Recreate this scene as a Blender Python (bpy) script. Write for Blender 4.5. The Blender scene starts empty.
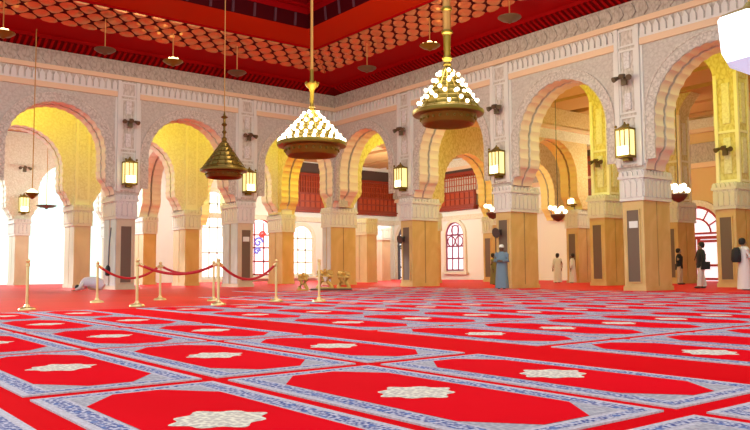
import bpy, bmesh, math, random
from mathutils import Vector, Matrix
random.seed(7)
PI = math.pi
scn = bpy.context.scene
COL = scn.collection

# ---------------------------------------------------------------- materials
MATS = {}
def mat(name, col, rough=0.6, metal=0.0, emit=None, estr=0.0, spec=0.5):
    m = bpy.data.materials.new(name); m.use_nodes = True
    b = m.node_tree.nodes['Principled BSDF']
    b.inputs['Base Color'].default_value = (*col, 1)
    b.inputs['Roughness'].default_value = rough
    b.inputs['Metallic'].default_value = metal
    b.inputs['Specular IOR Level'].default_value = spec
    if emit:
        b.inputs['Emission Color'].default_value = (*emit, 1)
        b.inputs['Emission Strength'].default_value = estr
    MATS[name] = m
    return m
def nd(m, t, **kw):
    n = m.node_tree.nodes.new(t)
    for k, v in kw.items():
        setattr(n, k, v)
    return n
def ramp(m, fac, stops):
    r = nd(m, 'ShaderNodeValToRGB')
    els = r.color_ramp.elements
    while len(els) < len(stops): els.new(0.5)
    for e, (p, c) in zip(els, stops):
        e.position = p; e.color = (*c, 1)
    m.node_tree.links.new(fac, r.inputs[0])
    return r.outputs[0]
def coords(m, scale=(1, 1, 1)):
    t = nd(m, 'ShaderNodeTexCoord'); mp = nd(m, 'ShaderNodeMapping')
    mp.inputs['Scale'].default_value = scale
    m.node_tree.links.new(t.outputs['Object'], mp.inputs[0])
    return mp.outputs[0]
def bump(m, h, strength, dist=0.05):
    b = nd(m, 'ShaderNodeBump'); b.inputs['Strength'].default_value = strength
    b.inputs['Distance'].default_value = dist
    L = m.node_tree.links
    L.new(h, b.inputs['Height']); L.new(b.outputs[0], m.node_tree.nodes['Principled BSDF'].inputs['Normal'])
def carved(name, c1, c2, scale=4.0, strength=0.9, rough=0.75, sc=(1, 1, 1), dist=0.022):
    """carved plaster: an arabesque of voronoi cells, darker in tone where the relief runs low"""
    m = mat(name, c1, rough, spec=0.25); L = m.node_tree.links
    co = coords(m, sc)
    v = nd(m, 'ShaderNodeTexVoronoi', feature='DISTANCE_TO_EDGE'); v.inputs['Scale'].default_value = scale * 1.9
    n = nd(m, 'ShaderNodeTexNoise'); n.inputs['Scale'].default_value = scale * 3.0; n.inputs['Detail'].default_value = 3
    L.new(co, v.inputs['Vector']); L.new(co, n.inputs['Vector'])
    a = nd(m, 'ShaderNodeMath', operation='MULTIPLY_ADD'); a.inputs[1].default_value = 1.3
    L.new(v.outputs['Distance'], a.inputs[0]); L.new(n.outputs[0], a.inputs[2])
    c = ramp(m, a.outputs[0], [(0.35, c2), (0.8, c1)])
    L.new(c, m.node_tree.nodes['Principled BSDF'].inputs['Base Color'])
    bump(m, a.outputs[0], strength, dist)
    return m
def marble(name, c1, c2, rough=0.3, scale=0.9):
    m = mat(name, c1, rough, spec=0.5); L = m.node_tree.links
    co = coords(m, (1, 1, 0.6))
    n = nd(m, 'ShaderNodeTexNoise'); n.inputs['Scale'].default_value = scale; n.inputs['Detail'].default_value = 6
    n.inputs['Distortion'].default_value = 1.2
    L.new(co, n.inputs['Vector'])
    c = ramp(m, n.outputs[0], [(0.3, c2), (0.62, c1)])
    L.new(c, m.node_tree.nodes['Principled BSDF'].inputs['Base Color'])
    return m

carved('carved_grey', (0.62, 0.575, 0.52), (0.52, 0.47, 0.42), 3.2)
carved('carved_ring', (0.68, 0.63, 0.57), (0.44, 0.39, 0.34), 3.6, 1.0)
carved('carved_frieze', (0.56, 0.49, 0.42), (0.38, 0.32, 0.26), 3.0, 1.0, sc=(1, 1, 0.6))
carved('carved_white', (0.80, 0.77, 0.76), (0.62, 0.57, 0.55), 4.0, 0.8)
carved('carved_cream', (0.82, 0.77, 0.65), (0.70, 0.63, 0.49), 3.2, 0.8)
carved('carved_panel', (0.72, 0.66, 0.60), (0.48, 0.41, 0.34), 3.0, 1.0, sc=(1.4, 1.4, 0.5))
carved('carved_yellow_lit', (0.76, 0.66, 0.36), (0.58, 0.46, 0.20), 3.0, 0.8, sc=(1, 1, 0.6))  # yellow light of the hidden aisle lamps put into the plaster colour
mat('white_plaster', (0.77, 0.75, 0.71), 0.6, spec=0.2)
mat('peach', (0.82, 0.60, 0.40), 0.6, spec=0.2)
mat('soffit', (0.84, 0.71, 0.60), 0.6, spec=0.2)
mat('groove', (0.42, 0.31, 0.34), 0.8)
mat('cream_plaster', (0.86, 0.80, 0.66), 0.65)
mat('yellow_lit_plaster', (0.86, 0.70, 0.26), 0.6)  # cream plaster with the yellow lamplight mixed into its base colour
mat('tan_beam', (0.62, 0.38, 0.15), 0.55, spec=0.1)
mat('tan_wall', (0.74, 0.50, 0.23), 0.6, spec=0.1)
marble('gold_marble', (0.74, 0.52, 0.22), (0.62, 0.40, 0.13))
marble('beige_marble', (0.74, 0.61, 0.43), (0.64, 0.50, 0.33))
marble('grey_marble', (0.66, 0.66, 0.67), (0.52, 0.51, 0.52))
mat('dark_panel', (0.17, 0.11, 0.075), 0.45)
mat('dark_seam', (0.30, 0.19, 0.09), 0.6)
mat('red_lacquer', (0.30, 0.001, 0.002), 0.6, spec=0.05)
mat('red_rib', (0.12, 0.001, 0.002), 0.6, spec=0.05)
mat('orange_lacquer', (0.36, 0.016, 0.001), 0.6, spec=0.06)
mat('deep_red', (0.26, 0.001, 0.003), 0.6, spec=0.05)
mat('dark_frieze', (0.05, 0.001, 0.003), 0.6, spec=0.05)
mat('frieze_tick', (0.10, 0.035, 0.05), 0.6, spec=0.1)
mat('gilt_scale', (0.66, 0.27, 0.11), 0.25, 0.6)
mat('lattice_red', (0.05, 0.002, 0.003), 0.6, spec=0.05)
mat('brass', (0.22, 0.145, 0.014), 0.38, 0.55)
mat('dark_brass', (0.16, 0.095, 0.014), 0.34, 0.6)
mat('gold_post', (0.83, 0.62, 0.30), 0.28, 0.85)
mat('rod_gold', (0.55, 0.27, 0.07), 0.35, 0.5)
mat('bulb', (1, 0.95, 0.8), 0.3, emit=(1.0, 0.90, 0.62), estr=5.5)
mat('bulb_dim', (1, 0.8, 0.5), 0.3, emit=(1.0, 0.80, 0.36), estr=5.0)
mat('sconce_glass', (0.95, 0.85, 0.5), 0.3, emit=(1.0, 0.86, 0.30), estr=0.85)
mat('sconce_bulb', (1, 0.95, 0.7), 0.3, emit=(1.0, 0.93, 0.60), estr=5.0)
mat('lantern_glass', (0.93, 0.94, 0.97), 0.2, emit=(0.97, 0.98, 1.0), estr=2.0)
mat('lantern_glass_shaded', (0.62, 0.76, 0.95), 0.25, emit=(0.52, 0.70, 1.0), estr=0.55)  # shade on the underside facets put in as a bluish glass tone
mat('rope_red', (0.50, 0.008, 0.02), 0.6)
mat('dark_metal', (0.10, 0.085, 0.075), 0.45, 0.5)
mat('bronze', (0.13, 0.095, 0.05), 0.5, 0.3)
mat('redwood', (0.26, 0.026, 0.006), 0.5)
mat('redwood_light', (0.40, 0.05, 0.008), 0.5)
mat('ceiling_red', (0.36, 0.02, 0.008), 0.6, spec=0.1)
mat('pale_plaster', (0.88, 0.88, 0.84), 0.7, spec=0.1)
carved('carved_tan', (0.76, 0.58, 0.32), (0.64, 0.44, 0.20), 3.0, 0.8)
mat('gap_shade', (0.09, 0.05, 0.04), 0.8)
mat('window_iron', (0.45, 0.03, 0.03), 0.5)
mat('plum_iron', (0.30, 0.06, 0.13), 0.5)
mat('dark_iron', (0.10, 0.10, 0.13), 0.5)
mat('daylight_pane', (0.95, 0.96, 1.0), 0.15, emit=(0.96, 0.97, 1.0), estr=1.5)
mat('lilac_pane', (0.92, 0.88, 0.95), 0.15, emit=(0.90, 0.84, 0.95), estr=0.85)
mat('orange_pane', (0.9, 0.22, 0.03), 0.2, emit=(1.0, 0.22, 0.03), estr=0.75)
mat('blue_glass', (0.18, 0.18, 0.6), 0.2, emit=(0.25, 0.25, 0.75), estr=0.5)
mat('red_glass', (0.7, 0.08, 0.08), 0.2, emit=(0.8, 0.10, 0.08), estr=0.5)
mat('giltwood', (0.72, 0.42, 0.10), 0.4, 0.3)
mat('dark_wood', (0.13, 0.05, 0.03), 0.5)
mat('sign_white', (0.86, 0.86, 0.84), 0.5)
mat('paving', (0.78, 0.77, 0.74), 0.8)
mat('skin', (0.16, 0.08, 0.05), 0.55)
mat('skin_mid', (0.42, 0.24, 0.15), 0.55)
mat('hair', (0.012, 0.010, 0.010), 0.6)
mat('eye_white', (0.8, 0.8, 0.78), 0.3)
mat('robe_blue', (0.17, 0.25, 0.34), 0.8)
mat('robe_green', (0.22, 0.21, 0.07), 0.8)
mat('robe_white', (0.80, 0.79, 0.80), 0.8)
mat('robe_pale', (0.62, 0.72, 0.84), 0.8)
mat('robe_lilac', (0.72, 0.68, 0.80), 0.8)
mat('jacket_black', (0.012, 0.012, 0.016), 0.7)
mat('trouser_white', (0.78, 0.76, 0.72), 0.8)
mat('trouser_beige', (0.60, 0.50, 0.34), 0.8)
mat('shoe', (0.05, 0.04, 0.035), 0.6)
mat('cap_white', (0.88, 0.87, 0.85), 0.8)

def carpet_mat(name, c1, c2, spec=0.02, rough=0.9):
    m = mat(name, c1, rough, spec=spec); L = m.node_tree.links
    n = nd(m, 'ShaderNodeTexNoise'); n.inputs['Scale'].default_value = 0.55; n.inputs['Detail'].default_value = 4
    L.new(coords(m), n.inputs['Vector'])
    L.new(ramp(m, n.outputs[0], [(0.3, c2), (0.7, c1)]), m.node_tree.nodes['Principled BSDF'].inputs['Base Color'])
    return m
carpet_mat('carpet_red', (0.80, 0.001, 0.008), (0.72, 0.001, 0.006))
carpet_mat('carpet_glossy', (0.80, 0.002, 0.008), (0.72, 0.002, 0.006), 0.13, 0.5)  # same red carpet made glossier so the doorway glare shows
carpet_mat('rug_field', (0.84, 0.001, 0.012), (0.76, 0.001, 0.009))
def rug_pattern(name, light, dark, scale, lo, hi, extra=None):
    m = mat(name, light, 0.9, spec=0.05); L = m.node_tree.links
    co = coords(m)
    v = nd(m, 'ShaderNodeTexVoronoi', feature='F1', distance='CHEBYCHEV'); v.inputs['Scale'].default_value = scale
    v.inputs['Randomness'].default_value = 0.75
    L.new(co, v.inputs['Vector'])
    c = ramp(m, v.outputs['Distance'], [(lo, dark), (hi, light)])
    if extra:
        w = nd(m, 'ShaderNodeTexVoronoi', feature='F1'); w.inputs['Scale'].default_value = scale * 0.37
        L.new(co, w.inputs['Vector'])
        f = nd(m, 'ShaderNodeMath', operation='LESS_THAN'); f.inputs[1].default_value = 0.28
        L.new(w.outputs['Distance'], f.inputs[0])
        mx = nd(m, 'ShaderNodeMix', data_type='RGBA')
        L.new(f.outputs[0], mx.inputs[0]); L.new(c, mx.inputs[6]); mx.inputs[7].default_value = (*extra, 1)
        c = mx.outputs[2]
    L.new(c, m.node_tree.nodes['Principled BSDF'].inputs['Base Color'])
    return m
rug_pattern('rug_border', (0.60, 0.57, 0.70), (0.05, 0.07, 0.27), 34, 0.24, 0.50, (0.14, 0.20, 0.46))
rug_pattern('rug_edge', (0.65, 0.59, 0.68), (0.50, 0.44, 0.52), 40, 0.2, 0.5)
rug_pattern('rug_corner', (0.54, 0.50, 0.55), (0.36, 0.33, 0.41), 30, 0.25, 0.55)
rug_pattern('rug_medal', (0.88, 0.80, 0.68), (0.58, 0.48, 0.44), 26, 0.25, 0.5)

# ---------------------------------------------------------------- mesh helper
class MB:
    def __init__(s): s.v = []; s.f = []; s.m = []; s.mats = []
    def mi(s, m):
        if m not in s.mats: s.mats.append(m)
        return s.mats.index(m)
    def add(s, vs, fs, m):
        o = len(s.v); k = s.mi(m)
        s.v += [tuple(v) for v in vs]
        for f in fs: s.f.append([o + i for i in f]); s.m.append(k)
    def box(s, x0, x1, y0, y1, z0, z1, m):
        vs = [(x0,y0,z0),(x1,y0,z0),(x1,y1,z0),(x0,y1,z0),(x0,y0,z1),(x1,y0,z1),(x1,y1,z1),(x0,y1,z1)]
        s.add(vs, [(3,2,1,0),(4,5,6,7),(0,1,5,4),(1,2,6,5),(2,3,7,6),(3,0,4,7)], m)
    def mbox(s, fn, a0, a1, b0, b1, c0, c1, m):
        """box in a wall frame: fn(along, out, up) -> world"""
        vs = [fn(*p) for p in ((a0,b0,c0),(a1,b0,c0),(a1,b1,c0),(a0,b1,c0),(a0,b0,c1),(a1,b0,c1),(a1,b1,c1),(a0,b1,c1))]
        s.add(vs, [(3,2,1,0),(4,5,6,7),(0,1,5,4),(1,2,6,5),(2,3,7,6),(3,0,4,7)], m)
    def prism(s, pts, f0, f1, m):
        """closed outline pts (2D) mapped by f0 / f1 to the two end faces"""
        n = len(pts); vs = [f0(*p) for p in pts] + [f1(*p) for p in pts]
        fs = [list(range(n))[::-1], [n + i for i in range(n)]] + [(i, (i+1) % n, n + (i+1) % n, n + i) for i in range(n)]
        s.add(vs, fs, m)
    def lathe(s, prof, cx, cy, m, n=20, sx=1.0, sy=1.0):
        vs = []; fs = []
        for (r, z) in prof:
            for i in range(n):
                a = 2*PI*i/n; vs.append((cx + r*sx*math.cos(a), cy + r*sy*math.sin(a), z))
        for j in range(len(prof)-1):
            for i in range(n):
                k = (i+1) % n
                fs.append((j*n+i, j*n+k, (j+1)*n+k, (j+1)*n+i))
        if prof[0][0] > 1e-6: fs.append(tuple(range(n))[::-1])
        if prof[-1][0] > 1e-6: fs.append(tuple((len(prof)-1)*n + i for i in range(n)))
        s.add(vs, fs, m)
    def tube(s, pts, r, m, n=8):
        pts = [Vector(p) for p in pts]; rs = r if isinstance(r, (list, tuple)) else [r]*len(pts)
        vs = []; fs = []
        for i, p in enumerate(pts):
            t = (pts[min(i+1, len(pts)-1)] - pts[max(i-1, 0)]).normalized()
            u = t.cross(Vector((0,0,1)) if abs(t.z) < 0.95 else Vector((1,0,0))).normalized(); w = t.cross(u)
            for k in range(n):
                a = 2*PI*k/n; vs.append(p + (u*math.cos(a) + w*math.sin(a))*rs[i])
        for j in range(len(pts)-1):
            for i in range(n):
                k = (i+1) % n; fs.append((j*n+i, j*n+k, (j+1)*n+k, (j+1)*n+i))
        fs.append(tuple(range(n))[::-1]); fs.append(tuple((len(pts)-1)*n+i for i in range(n)))
        s.add(vs, fs, m)
    def sphere(s, c, r, m, nu=10, nv=6, sz=1.0):
        prof = [(max(r*math.sin(PI*j/nv), 0.0 if 0 < j < nv else 1e-4), -r*math.cos(PI*j/nv)*sz) for j in range(nv+1)]
        prof = [(max(a, 1e-4), b) for a, b in prof]
        s.lathe([(a, c[2]+b) for a, b in prof], c[0], c[1], m, nu)
    def build(s, name, parent=None, smooth=False, recalc=True):
        me = bpy.data.meshes.new(name); me.from_pydata(s.v, [], s.f)
        for m in s.mats: me.materials.append(MATS[m])
        me.polygons.foreach_set('material_index', s.m)
        if recalc:
            b = bmesh.new(); b.from_mesh(me)
            big = [f for f in b.faces if len(f.verts) > 4]
            if big: bmesh.ops.triangulate(b, faces=big, ngon_method='EAR_CLIP')
            bmesh.ops.recalc_face_normals(b, faces=b.faces); b.to_mesh(me); b.free()
        if smooth:
            me.polygons.foreach_set('use_smooth', [True]*len(me.polygons))
            try: me.set_sharp_from_angle(angle=math.radians(40))
            except Exception: pass
        me.update()
        o = bpy.data.objects.new(name, me); COL.objects.link(o)
        if parent: o.parent = parent
        return o

def struct(mb, name, smooth=False):
    o = mb.build(name, smooth=smooth); o['kind'] = 'structure'; return o
def tag(o, label, cat, group=None):
    o['label'] = label; o['category'] = cat
    if group: o['group'] = group
    return o
def empty(name, loc, label, cat, group=None, rz=0):
    o = bpy.data.objects.new(name, None); o.empty_display_size = 0.2
    o.location = loc; o.rotation_euler = (0, 0, rz); COL.objects.link(o)
    return tag(o, label, cat, group)
def copy_tree(o, loc, rz, label, group=None, parent=None):
    c = o.copy(); COL.objects.link(c)
    if parent: c.parent = parent
    else:
        c.location = loc; c.rotation_euler = (0, 0, rz); c['label'] = label
        if group: c['group'] = group
    for ch in list(o.children): copy_tree(ch, None, 0, None, None, c)
    return c

# ---------------------------------------------------------------- layout
XW, YW = 24.0, 34.25               # hall faces of the two arcades
XL, YL = 24.85, 35.1               # their centre lines
TH = 0.85                          # half thickness
RY = [3.2, 9.5, 15.75, 21.95, 28.25]       # piers of the right arcade (Y)
LX = [0.0, 6.25, 12.4, 18.5]               # piers of the left arcade (X)
X2, X3, X4 = 31.4, 37.7, 44.2      # aisle rows to the right, outer wall
Y2, Y3, Y4 = 41.4, 47.7, 53.9
ZC = 4.3                           # top of the capitals
ZA = 10.0                          # aisle ceilings

def fr(axis, line, sg=1):
    """wall frame (along, out towards the hall, up) -> world"""
    if axis == 'x': return lambda a, b, c: (line - b*sg, a, c)
    return lambda a, b, c: (a, line - b*sg, c)

def arch_curve(hp, r, amp, lobes, zc=6.1):
    """half outline, from the right springing over the crown: base curve then scallops"""
    base = []
    x0 = hp
    # corbel: a hollow swelling out over the capital, then a lip back to the jamb
    for i in range(9):
        t = i/8
        base.append((x0 - (x0-r)*(0.65*t + 0.35*t*t), ZC + 0.80*t))
    zz = ZC + 0.80
    while zz < zc-0.05:
        zz += 0.2; base.append((r, min(zz, zc)))
    for i in range(1, 25):
        a = PI/2*i/24; base.append((r*math.cos(a), zc + r*math.sin(a)))
    # arc length resample
    L = [0]
    for p, q in zip(base, base[1:]): L.append(L[-1] + math.hypot(q[0]-p[0], q[1]-p[1]))
    tot = L[-1]; out = []; n = lobes*5
    for k in range(n+1):
        s = tot*k/n; j = 0
        while j < len(L)-2 and L[j+1] < s: j += 1
        t = (s-L[j])/max(L[j+1]-L[j], 1e-6)
        p = base[j]; q = base[j+1]
        x = p[0]+(q[0]-p[0])*t; z = p[1]+(q[1]-p[1])*t
        dx, dz = q[0]-p[0], q[1]-p[1]; d = math.hypot(dx, dz) or 1
        e = amp*abs(math.sin(PI*lobes*k/n))
        out.append((x + dz/d*e if k < n else 0.0, z - dx/d*e))
    return out            # from (hp, ZC) to (0, top)

def arch_layer(mb, fn, c0, c1, b0, b1, ztop, r, amp, lobes, m, half_gap):
    hp = (c1-c0)/2 - half_gap; mid = (c0+c1)/2
    R = arch_curve(hp, r, amp, lobes)
    pts = [(c0, ZC), (c0+half_gap, ZC)] + [(mid-x, z) for x, z in R[1:]] + [(mid+x, z) for x, z in R[-2:0:-1]] + [(c1-half_gap, ZC), (c1, ZC), (c1, ztop), (c0, ztop)]
    mb.prism(pts, lambda a, c: fn(a, b0, c), lambda a, c: fn(a, b1, c), m)

def ring(mb, fn, mid, r0, r1, b0, b1, zc, zlow, m, n=40):
    pts = [(mid - r1, zlow)] + [(mid - r1*math.cos(PI*i/n), zc + r1*math.sin(PI*i/n)) for i in range(n+1)] + [(mid + r1, zlow), (mid + r0, zlow)] + \
          [(mid + r0*math.cos(PI*i/n), zc + r0*math.sin(PI*i/n)) for i in range(n+1)] + [(mid - r0, zlow)]
    mb.prism(pts, lambda a, c: fn(a, b0, c), lambda a, c: fn(a, b1, c), m)

def arcade(name, axis, line, cs, ztop, sg=1, fancy=True, face='carved_grey', sof='soffit', back='carved_cream', half_gap=0.58, th=TH):
    mb = MB(); fn = fr(axis, line, sg)
    for c0, c1 in zip(cs, cs[1:]):
        w = c1 - c0; r = min(2.10, w/2 - half_gap - 0.44); k = th/TH
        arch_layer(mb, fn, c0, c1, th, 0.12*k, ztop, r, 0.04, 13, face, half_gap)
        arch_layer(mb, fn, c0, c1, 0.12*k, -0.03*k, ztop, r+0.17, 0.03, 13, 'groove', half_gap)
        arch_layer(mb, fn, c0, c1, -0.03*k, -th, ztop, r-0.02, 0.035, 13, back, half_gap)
    o = mb.build(name)
    # soffits take their own plaster: faces that look into the openings
    me = o.data; me.materials.append(MATS[sof]); si = len(me.materials)-1
    nrm = 0 if axis == 'x' else 1
    gi = [i for i, mm in enumerate(me.materials) if mm.name == 'groove'][0]
    for p in me.polygons:
        if abs(p.normal[nrm]) < 0.5 and p.center.z < ztop-0.05 and p.material_index != gi: p.material_index = si
    o['kind'] = 'structure'
    return o

# ---------------------------------------------------------------- setting: floor
mb = MB(); mb.box(-14, 24, -14, 16.1, -0.2, 0.0, 'carpet_red'); mb.box(24, 46, -14, 56, -0.2, 0.0, 'carpet_glossy'); mb.box(-14, 24, 16.1, 56, -0.2, 0.0, 'carpet_glossy'); struct(mb, 'floor')
mb = MB(); mb.box(-40, 50, 56, 110, -0.25, -0.03, 'paving'); struct(mb, 'ground')

# ---------------------------------------------------------------- setting: the two great arcades
right_c = RY + [35.1]
left_c = LX + [24.85]
arcade('wall_right', 'x', XW+0.6, right_c, 10.41, th=0.6)
arcade('wall_left', 'y', YW+0.6, left_c, 10.41, th=0.6)

def hall_dressing(axis, cs, last, idx):
    line = XL if axis == 'x' else YL
    fn = fr(axis, line)
    F = TH                                 # face offset
    end = last                             # where the other wall stands
    mb = MB()
    # archivolts
    for i, (c0, c1) in enumerate(zip(cs, cs[1:])):
        mid = (c0+c1)/2; r = min(2.10, (c1-c0)/2 - 1.02) - 0.06
        ring(mb, fn, mid, r+0.10, r+0.44, F-0.02, F+0.05, 6.1, 4.62, 'carved_ring')
        ring(mb, fn, mid, r+0.44, r+0.49, F-0.02, F+0.08, 6.1, 4.62, 'carved_panel')
        # spandrel frame: inner edge mouldings
        top = 8.74
        mb.mbox(fn, c0+0.52, c0+0.60, F-0.02, F+0.05, 4.5, top, 'white_plaster')
        mb.mbox(fn, c1-0.60, c1-0.52, F-0.02, F+0.05, 4.5, top, 'white_plaster')
    struct(mb, 'trim_%d' % idx)
    # pilasters
    mb = MB()
    for c in cs[:-1]:
        for s in (-1, 1):
            mb.mbox(fn, c+s*0.43-0.08, c+s*0.43+0.08, F-0.02, F+0.12, 4.42, 9.52, 'white_plaster')
        mb.mbox(fn, c-0.36, c+0.36, F-0.02, F+0.05, 4.42, 9.52, 'carved_panel')
        for z0, z1 in ((8.80, 9.46), (6.35, 8.70), (4.5, 6.25)):
            for a0, a1, q0, q1 in ((-0.34, -0.27, z0, z1), (0.27, 0.34, z0, z1), (-0.27, 0.27, z0, z0+0.07), (-0.27, 0.27, z1-0.07, z1)):
                mb.mbox(fn, c+a0, c+a1, F+0.04, F+0.10, q0, q1, 'white_plaster')
        for z0, z1 in ((6.5, 7.1), (8.0, 8.6)):
            mb.mbox(fn, c-0.12, c+0.12, F+0.04, F+0.11, z0, z1, 'carved_white')
    struct(mb, 'trim_%d' % (idx+1))
    # string courses in peach, broken by the pilasters
    mb = MB()
    a0, a1 = cs[0], end
    mb.mbox(fn, a0, a1, F-0.02, F+0.13, 9.55, 9.75, 'peach')
    for c0, c1 in zip(cs, cs[1:]):
        e = min(c1-0.36, end)
        mb.mbox(fn, c0+0.52, e if c1 != cs[-1] else end, F-0.02, F+0.08, 8.76, 9.0, 'peach')
    struct(mb, 'trim_%d' % (idx+2))
    # stalactite frieze: a row of pointed leaves over a plain ground
    mb = MB()
    for c0, c1 in zip(cs, cs[1:]):
        b1 = c1-0.52 if c1 != cs[-1] else end
        mb.mbox(fn, c0+0.52, b1, F-0.02, F+0.02, 9.0, 9.55, 'carved_panel')
        mb.mbox(fn, c0+0.52, b1, F-0.02, F+0.09, 9.0, 9.08, 'white_plaster')
        n = int((b1-c0-0.52)/0.27); p = (b1-c0-0.52)/n
        for k in range(n):
            x = c0+0.52+p*(k+0.5)
            w = p*0.36
            pts = [(x-w, 9.08), (x+w, 9.08), (x+w, 9.33), (x+w*0.55, 9.42), (x, 9.52), (x-w*0.55, 9.42), (x-w, 9.33)]
            mb.prism(pts, lambda a, c: fn(a, F, c), lambda a, c: fn(a, F+0.10, c), 'white_plaster')
    struct(mb, 'trim_%d' % (idx+3))
    # crowning frieze
    mb = MB()
    mb.mbox(fn, a0, end+0.12, F-0.02, F+0.10, 9.75, 10.41, 'carved_frieze')
    n = int((end-a0)/0.5)
    for k in range(n):
        x = a0 + (k+0.5)*(end-a0)/n
        pts = [(x, 9.80), (x+0.17, 9.97), (x+0.10, 10.2), (x, 10.33), (x-0.10, 10.2), (x-0.17, 9.97)]
        mb.prism(pts, lambda a, c: fn(a, F+0.08, c), lambda a, c: fn(a, F+0.15, c), 'carved_frieze')
    mb.mbox(fn, a0, end, F-0.02, F+0.14, 10.33, 10.41, 'carved_frieze')
    struct(mb, 'trim_%d' % (idx+4))
hall_dressing('x', right_c, YW, 1)
hall_dressing('y', left_c, XW, 6)

# ---------------------------------------------------------------- setting: hall ceiling
def tier(mb, t0, z0, t1, z1, m, back=60.0):
    """one band of the stepped ceiling along both walls, mitred in the corner"""
    A = (XW-t0, YW-t0, z0); B = (XW-t1, YW-t1, z1)
    a2 = (XW-t0, -14, z0); b2 = (XW-t1, -14, z1)
    a3 = (-14, YW-t0, z0); b3 = (-14, YW-t1, z1)
    mb.add([A, B, b2, a2], [(0,1,2,3)], m); mb.add([A, B, b3, a3], [(0,1,2,3)], m)
mb = MB()
tier(mb, -0.02, 10.41, 0.62, 10.72, 'red_rib')
tier(mb, 0.62, 10.72, 0.66, 10.86, 'red_lacquer')
tier(mb, 0.66, 10.86, 2.1, 11.04, 'red_lacquer')
tier(mb, 2.1, 11.04, 3.75, 11.52, 'lattice_red')
tier(mb, 3.75, 11.52, 3.80, 11.60, 'red_lacquer')
tier(mb, 3.80, 11.60, 5.07, 11.97, 'orange_lacquer')
tier(mb, 5.07, 11.97, 5.15, 12.62, 'dark_frieze')
tier(mb, 5.15, 12.62, 5.3, 16.0, 'deep_red')
mb.box(-14, XW-5.2, -14, YW-5.2, 16.0, 16.1, 'deep_red')
# roof over the bands keeps daylight out
mb.box(XW-5.4, 26, -14, 36, 12.9, 13.0, 'deep_red'); mb.box(-14, XW-5.4, YW-5.4, 36, 12.9, 13.0, 'deep_red')
def sl(axis, a, t, z):
    return (XW-t, a, z) if axis == 'x' else (a, YW-t, z)
for axis, lim in (('x', YW), ('y', XW)):
    # ribs of the cove
    a = 0.0
    while a < lim-0.4:
        for (t0, z0, t1, z1) in ((0.0, 10.43, 0.60, 10.72),):
            e = 0.11
            if a+e < lim-t1:
                vs = [sl(axis, a, t0+0.08, z0-0.03), sl(axis, a+e, t0+0.08, z0-0.03), sl(axis, a+e, t1+0.05, z1-0.06), sl(axis, a, t1+0.05, z1-0.06),
                      sl(axis, a, t0, z0+0.05), sl(axis, a+e, t0, z0+0.05), sl(axis, a+e, t1, z1+0.05), sl(axis, a, t1, z1+0.05)]
                mb.add(vs, [(0,1,2,3),(4,5,6,7),(0,1,5,4),(1,2,6,5),(2,3,7,6),(3,0,4,7)], 'red_lacquer')
        a += 0.26
    # ticks of the dark frieze
    a = 0.3
    while a < lim-5.2:
        vs = []
        for t, z in ((5.04, 12.0), (5.11, 12.58)):
            vs += [sl(axis, a, t, z), sl(axis, a+0.10, t, z)]
        for t, z in ((5.14, 12.0), (5.2, 12.58)):
            vs += [sl(axis, a, t, z), sl(axis, a+0.10, t, z)]
        mb.add(vs, [(0,1,3,2),(4,5,7,6),(0,1,5,4),(2,3,7,6),(0,2,6,4),(1,3,7,5)], 'frieze_tick')
        a += 1.05
    # edge line under the frieze
struct(mb, 'ceiling')
# gilded scale lattice between the two red bands (raised domed scales, staggered)
mb = MB()
for axis, lim in (('x', YW), ('y', XW)):
    ta, za, tb, zb = 2.14, 11.05, 3.72, 11.51
    rows = 4; dt = (tb-ta)/rows
    for r in range(rows+1):
        tc = ta + dt*r
        pitch = 0.80
        a = -0.5 + (pitch/2 if r % 2 else 0)
        while a < lim - tc + 0.35:
            hw, ht = pitch*0.43, dt*0.64
            P = []
            for k in range(10):
                an = 2*PI*k/10
                ca, sa = math.cos(an), math.sin(an)
                # ogee outline
                P.append((a + hw*math.copysign(abs(ca)**1.25, ca), tc + ht*math.copysign(abs(sa)**1.35, sa)))
            def pt(x, t, lift):
                t = max(ta-0.02, min(tb+0.02, t))
                z = za + (zb-za)*(t-ta)/(tb-ta)
                return sl(axis, min(x, lim-t), t - lift*0.28, z - lift*0.96)
            vs = [pt(x, t, 0.005) for x, t in P] + [pt(a+(x-a)*0.70, tc+(t-tc)*0.70, 0.07) for x, t in P] + [pt(a, tc, 0.10)]
            n = len(P)
            fs = [(k, (k+1) % n, n+(k+1) % n, n+k) for k in range(n)] + [(n+k, n+(k+1) % n, 2*n) for k in range(n)]
            mb.add(vs, fs, 'gilt_scale')
            a += pitch
struct(mb, 'trim_11')

# ---------------------------------------------------------------- setting: aisles
# arcades on beyond the corner and the cross arches
mb = None
def simple(name, axis, line, cs, sg=1, face='carved_cream', back='carved_cream', ztop=ZA, sof='cream_plaster', th=0.6, **kw):
    return arcade(name, axis, line, cs, ztop, sg, False, face, sof, back, th=th, **kw)
simple('wall_left_extension', 'y', YL, [24.85, X2, X3, X4], face='carved_yellow_lit', sof='yellow_lit_plaster')
simple('wall_right_extension', 'x', XL, [35.1, Y2, Y3, Y4], face='carved_yellow_lit', sof='yellow_lit_plaster')
simple('wall_left_inner', 'y', Y2, LX + [24.85], face='carved_cream')
simple('wall_left_outer', 'y', Y4, LX)
simple('wall_left_cross', 'x', 18.5, [Y2, Y3, Y4])
mb = MB(); fn = fr('y', Y2)
for c in LX + [24.85]:
    mb.mbox(fn, c-0.36, c+0.36, 0.58, 0.70, 4.32, 9.4, 'cream_plaster')
    mb.mbox(fn, c-0.24, c+0.24, 0.69, 0.73, 4.6, 9.2, 'carved_cream')
mb.mbox(fn, -1, 24.0, 0.58, 0.78, 9.4, 9.99, 'yellow_lit_plaster'); mb.mbox(fn, -1, 24.0, 0.58, 0.88, 9.75, 9.99, 'cream_plaster')
struct(mb, 'trim_13')
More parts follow.
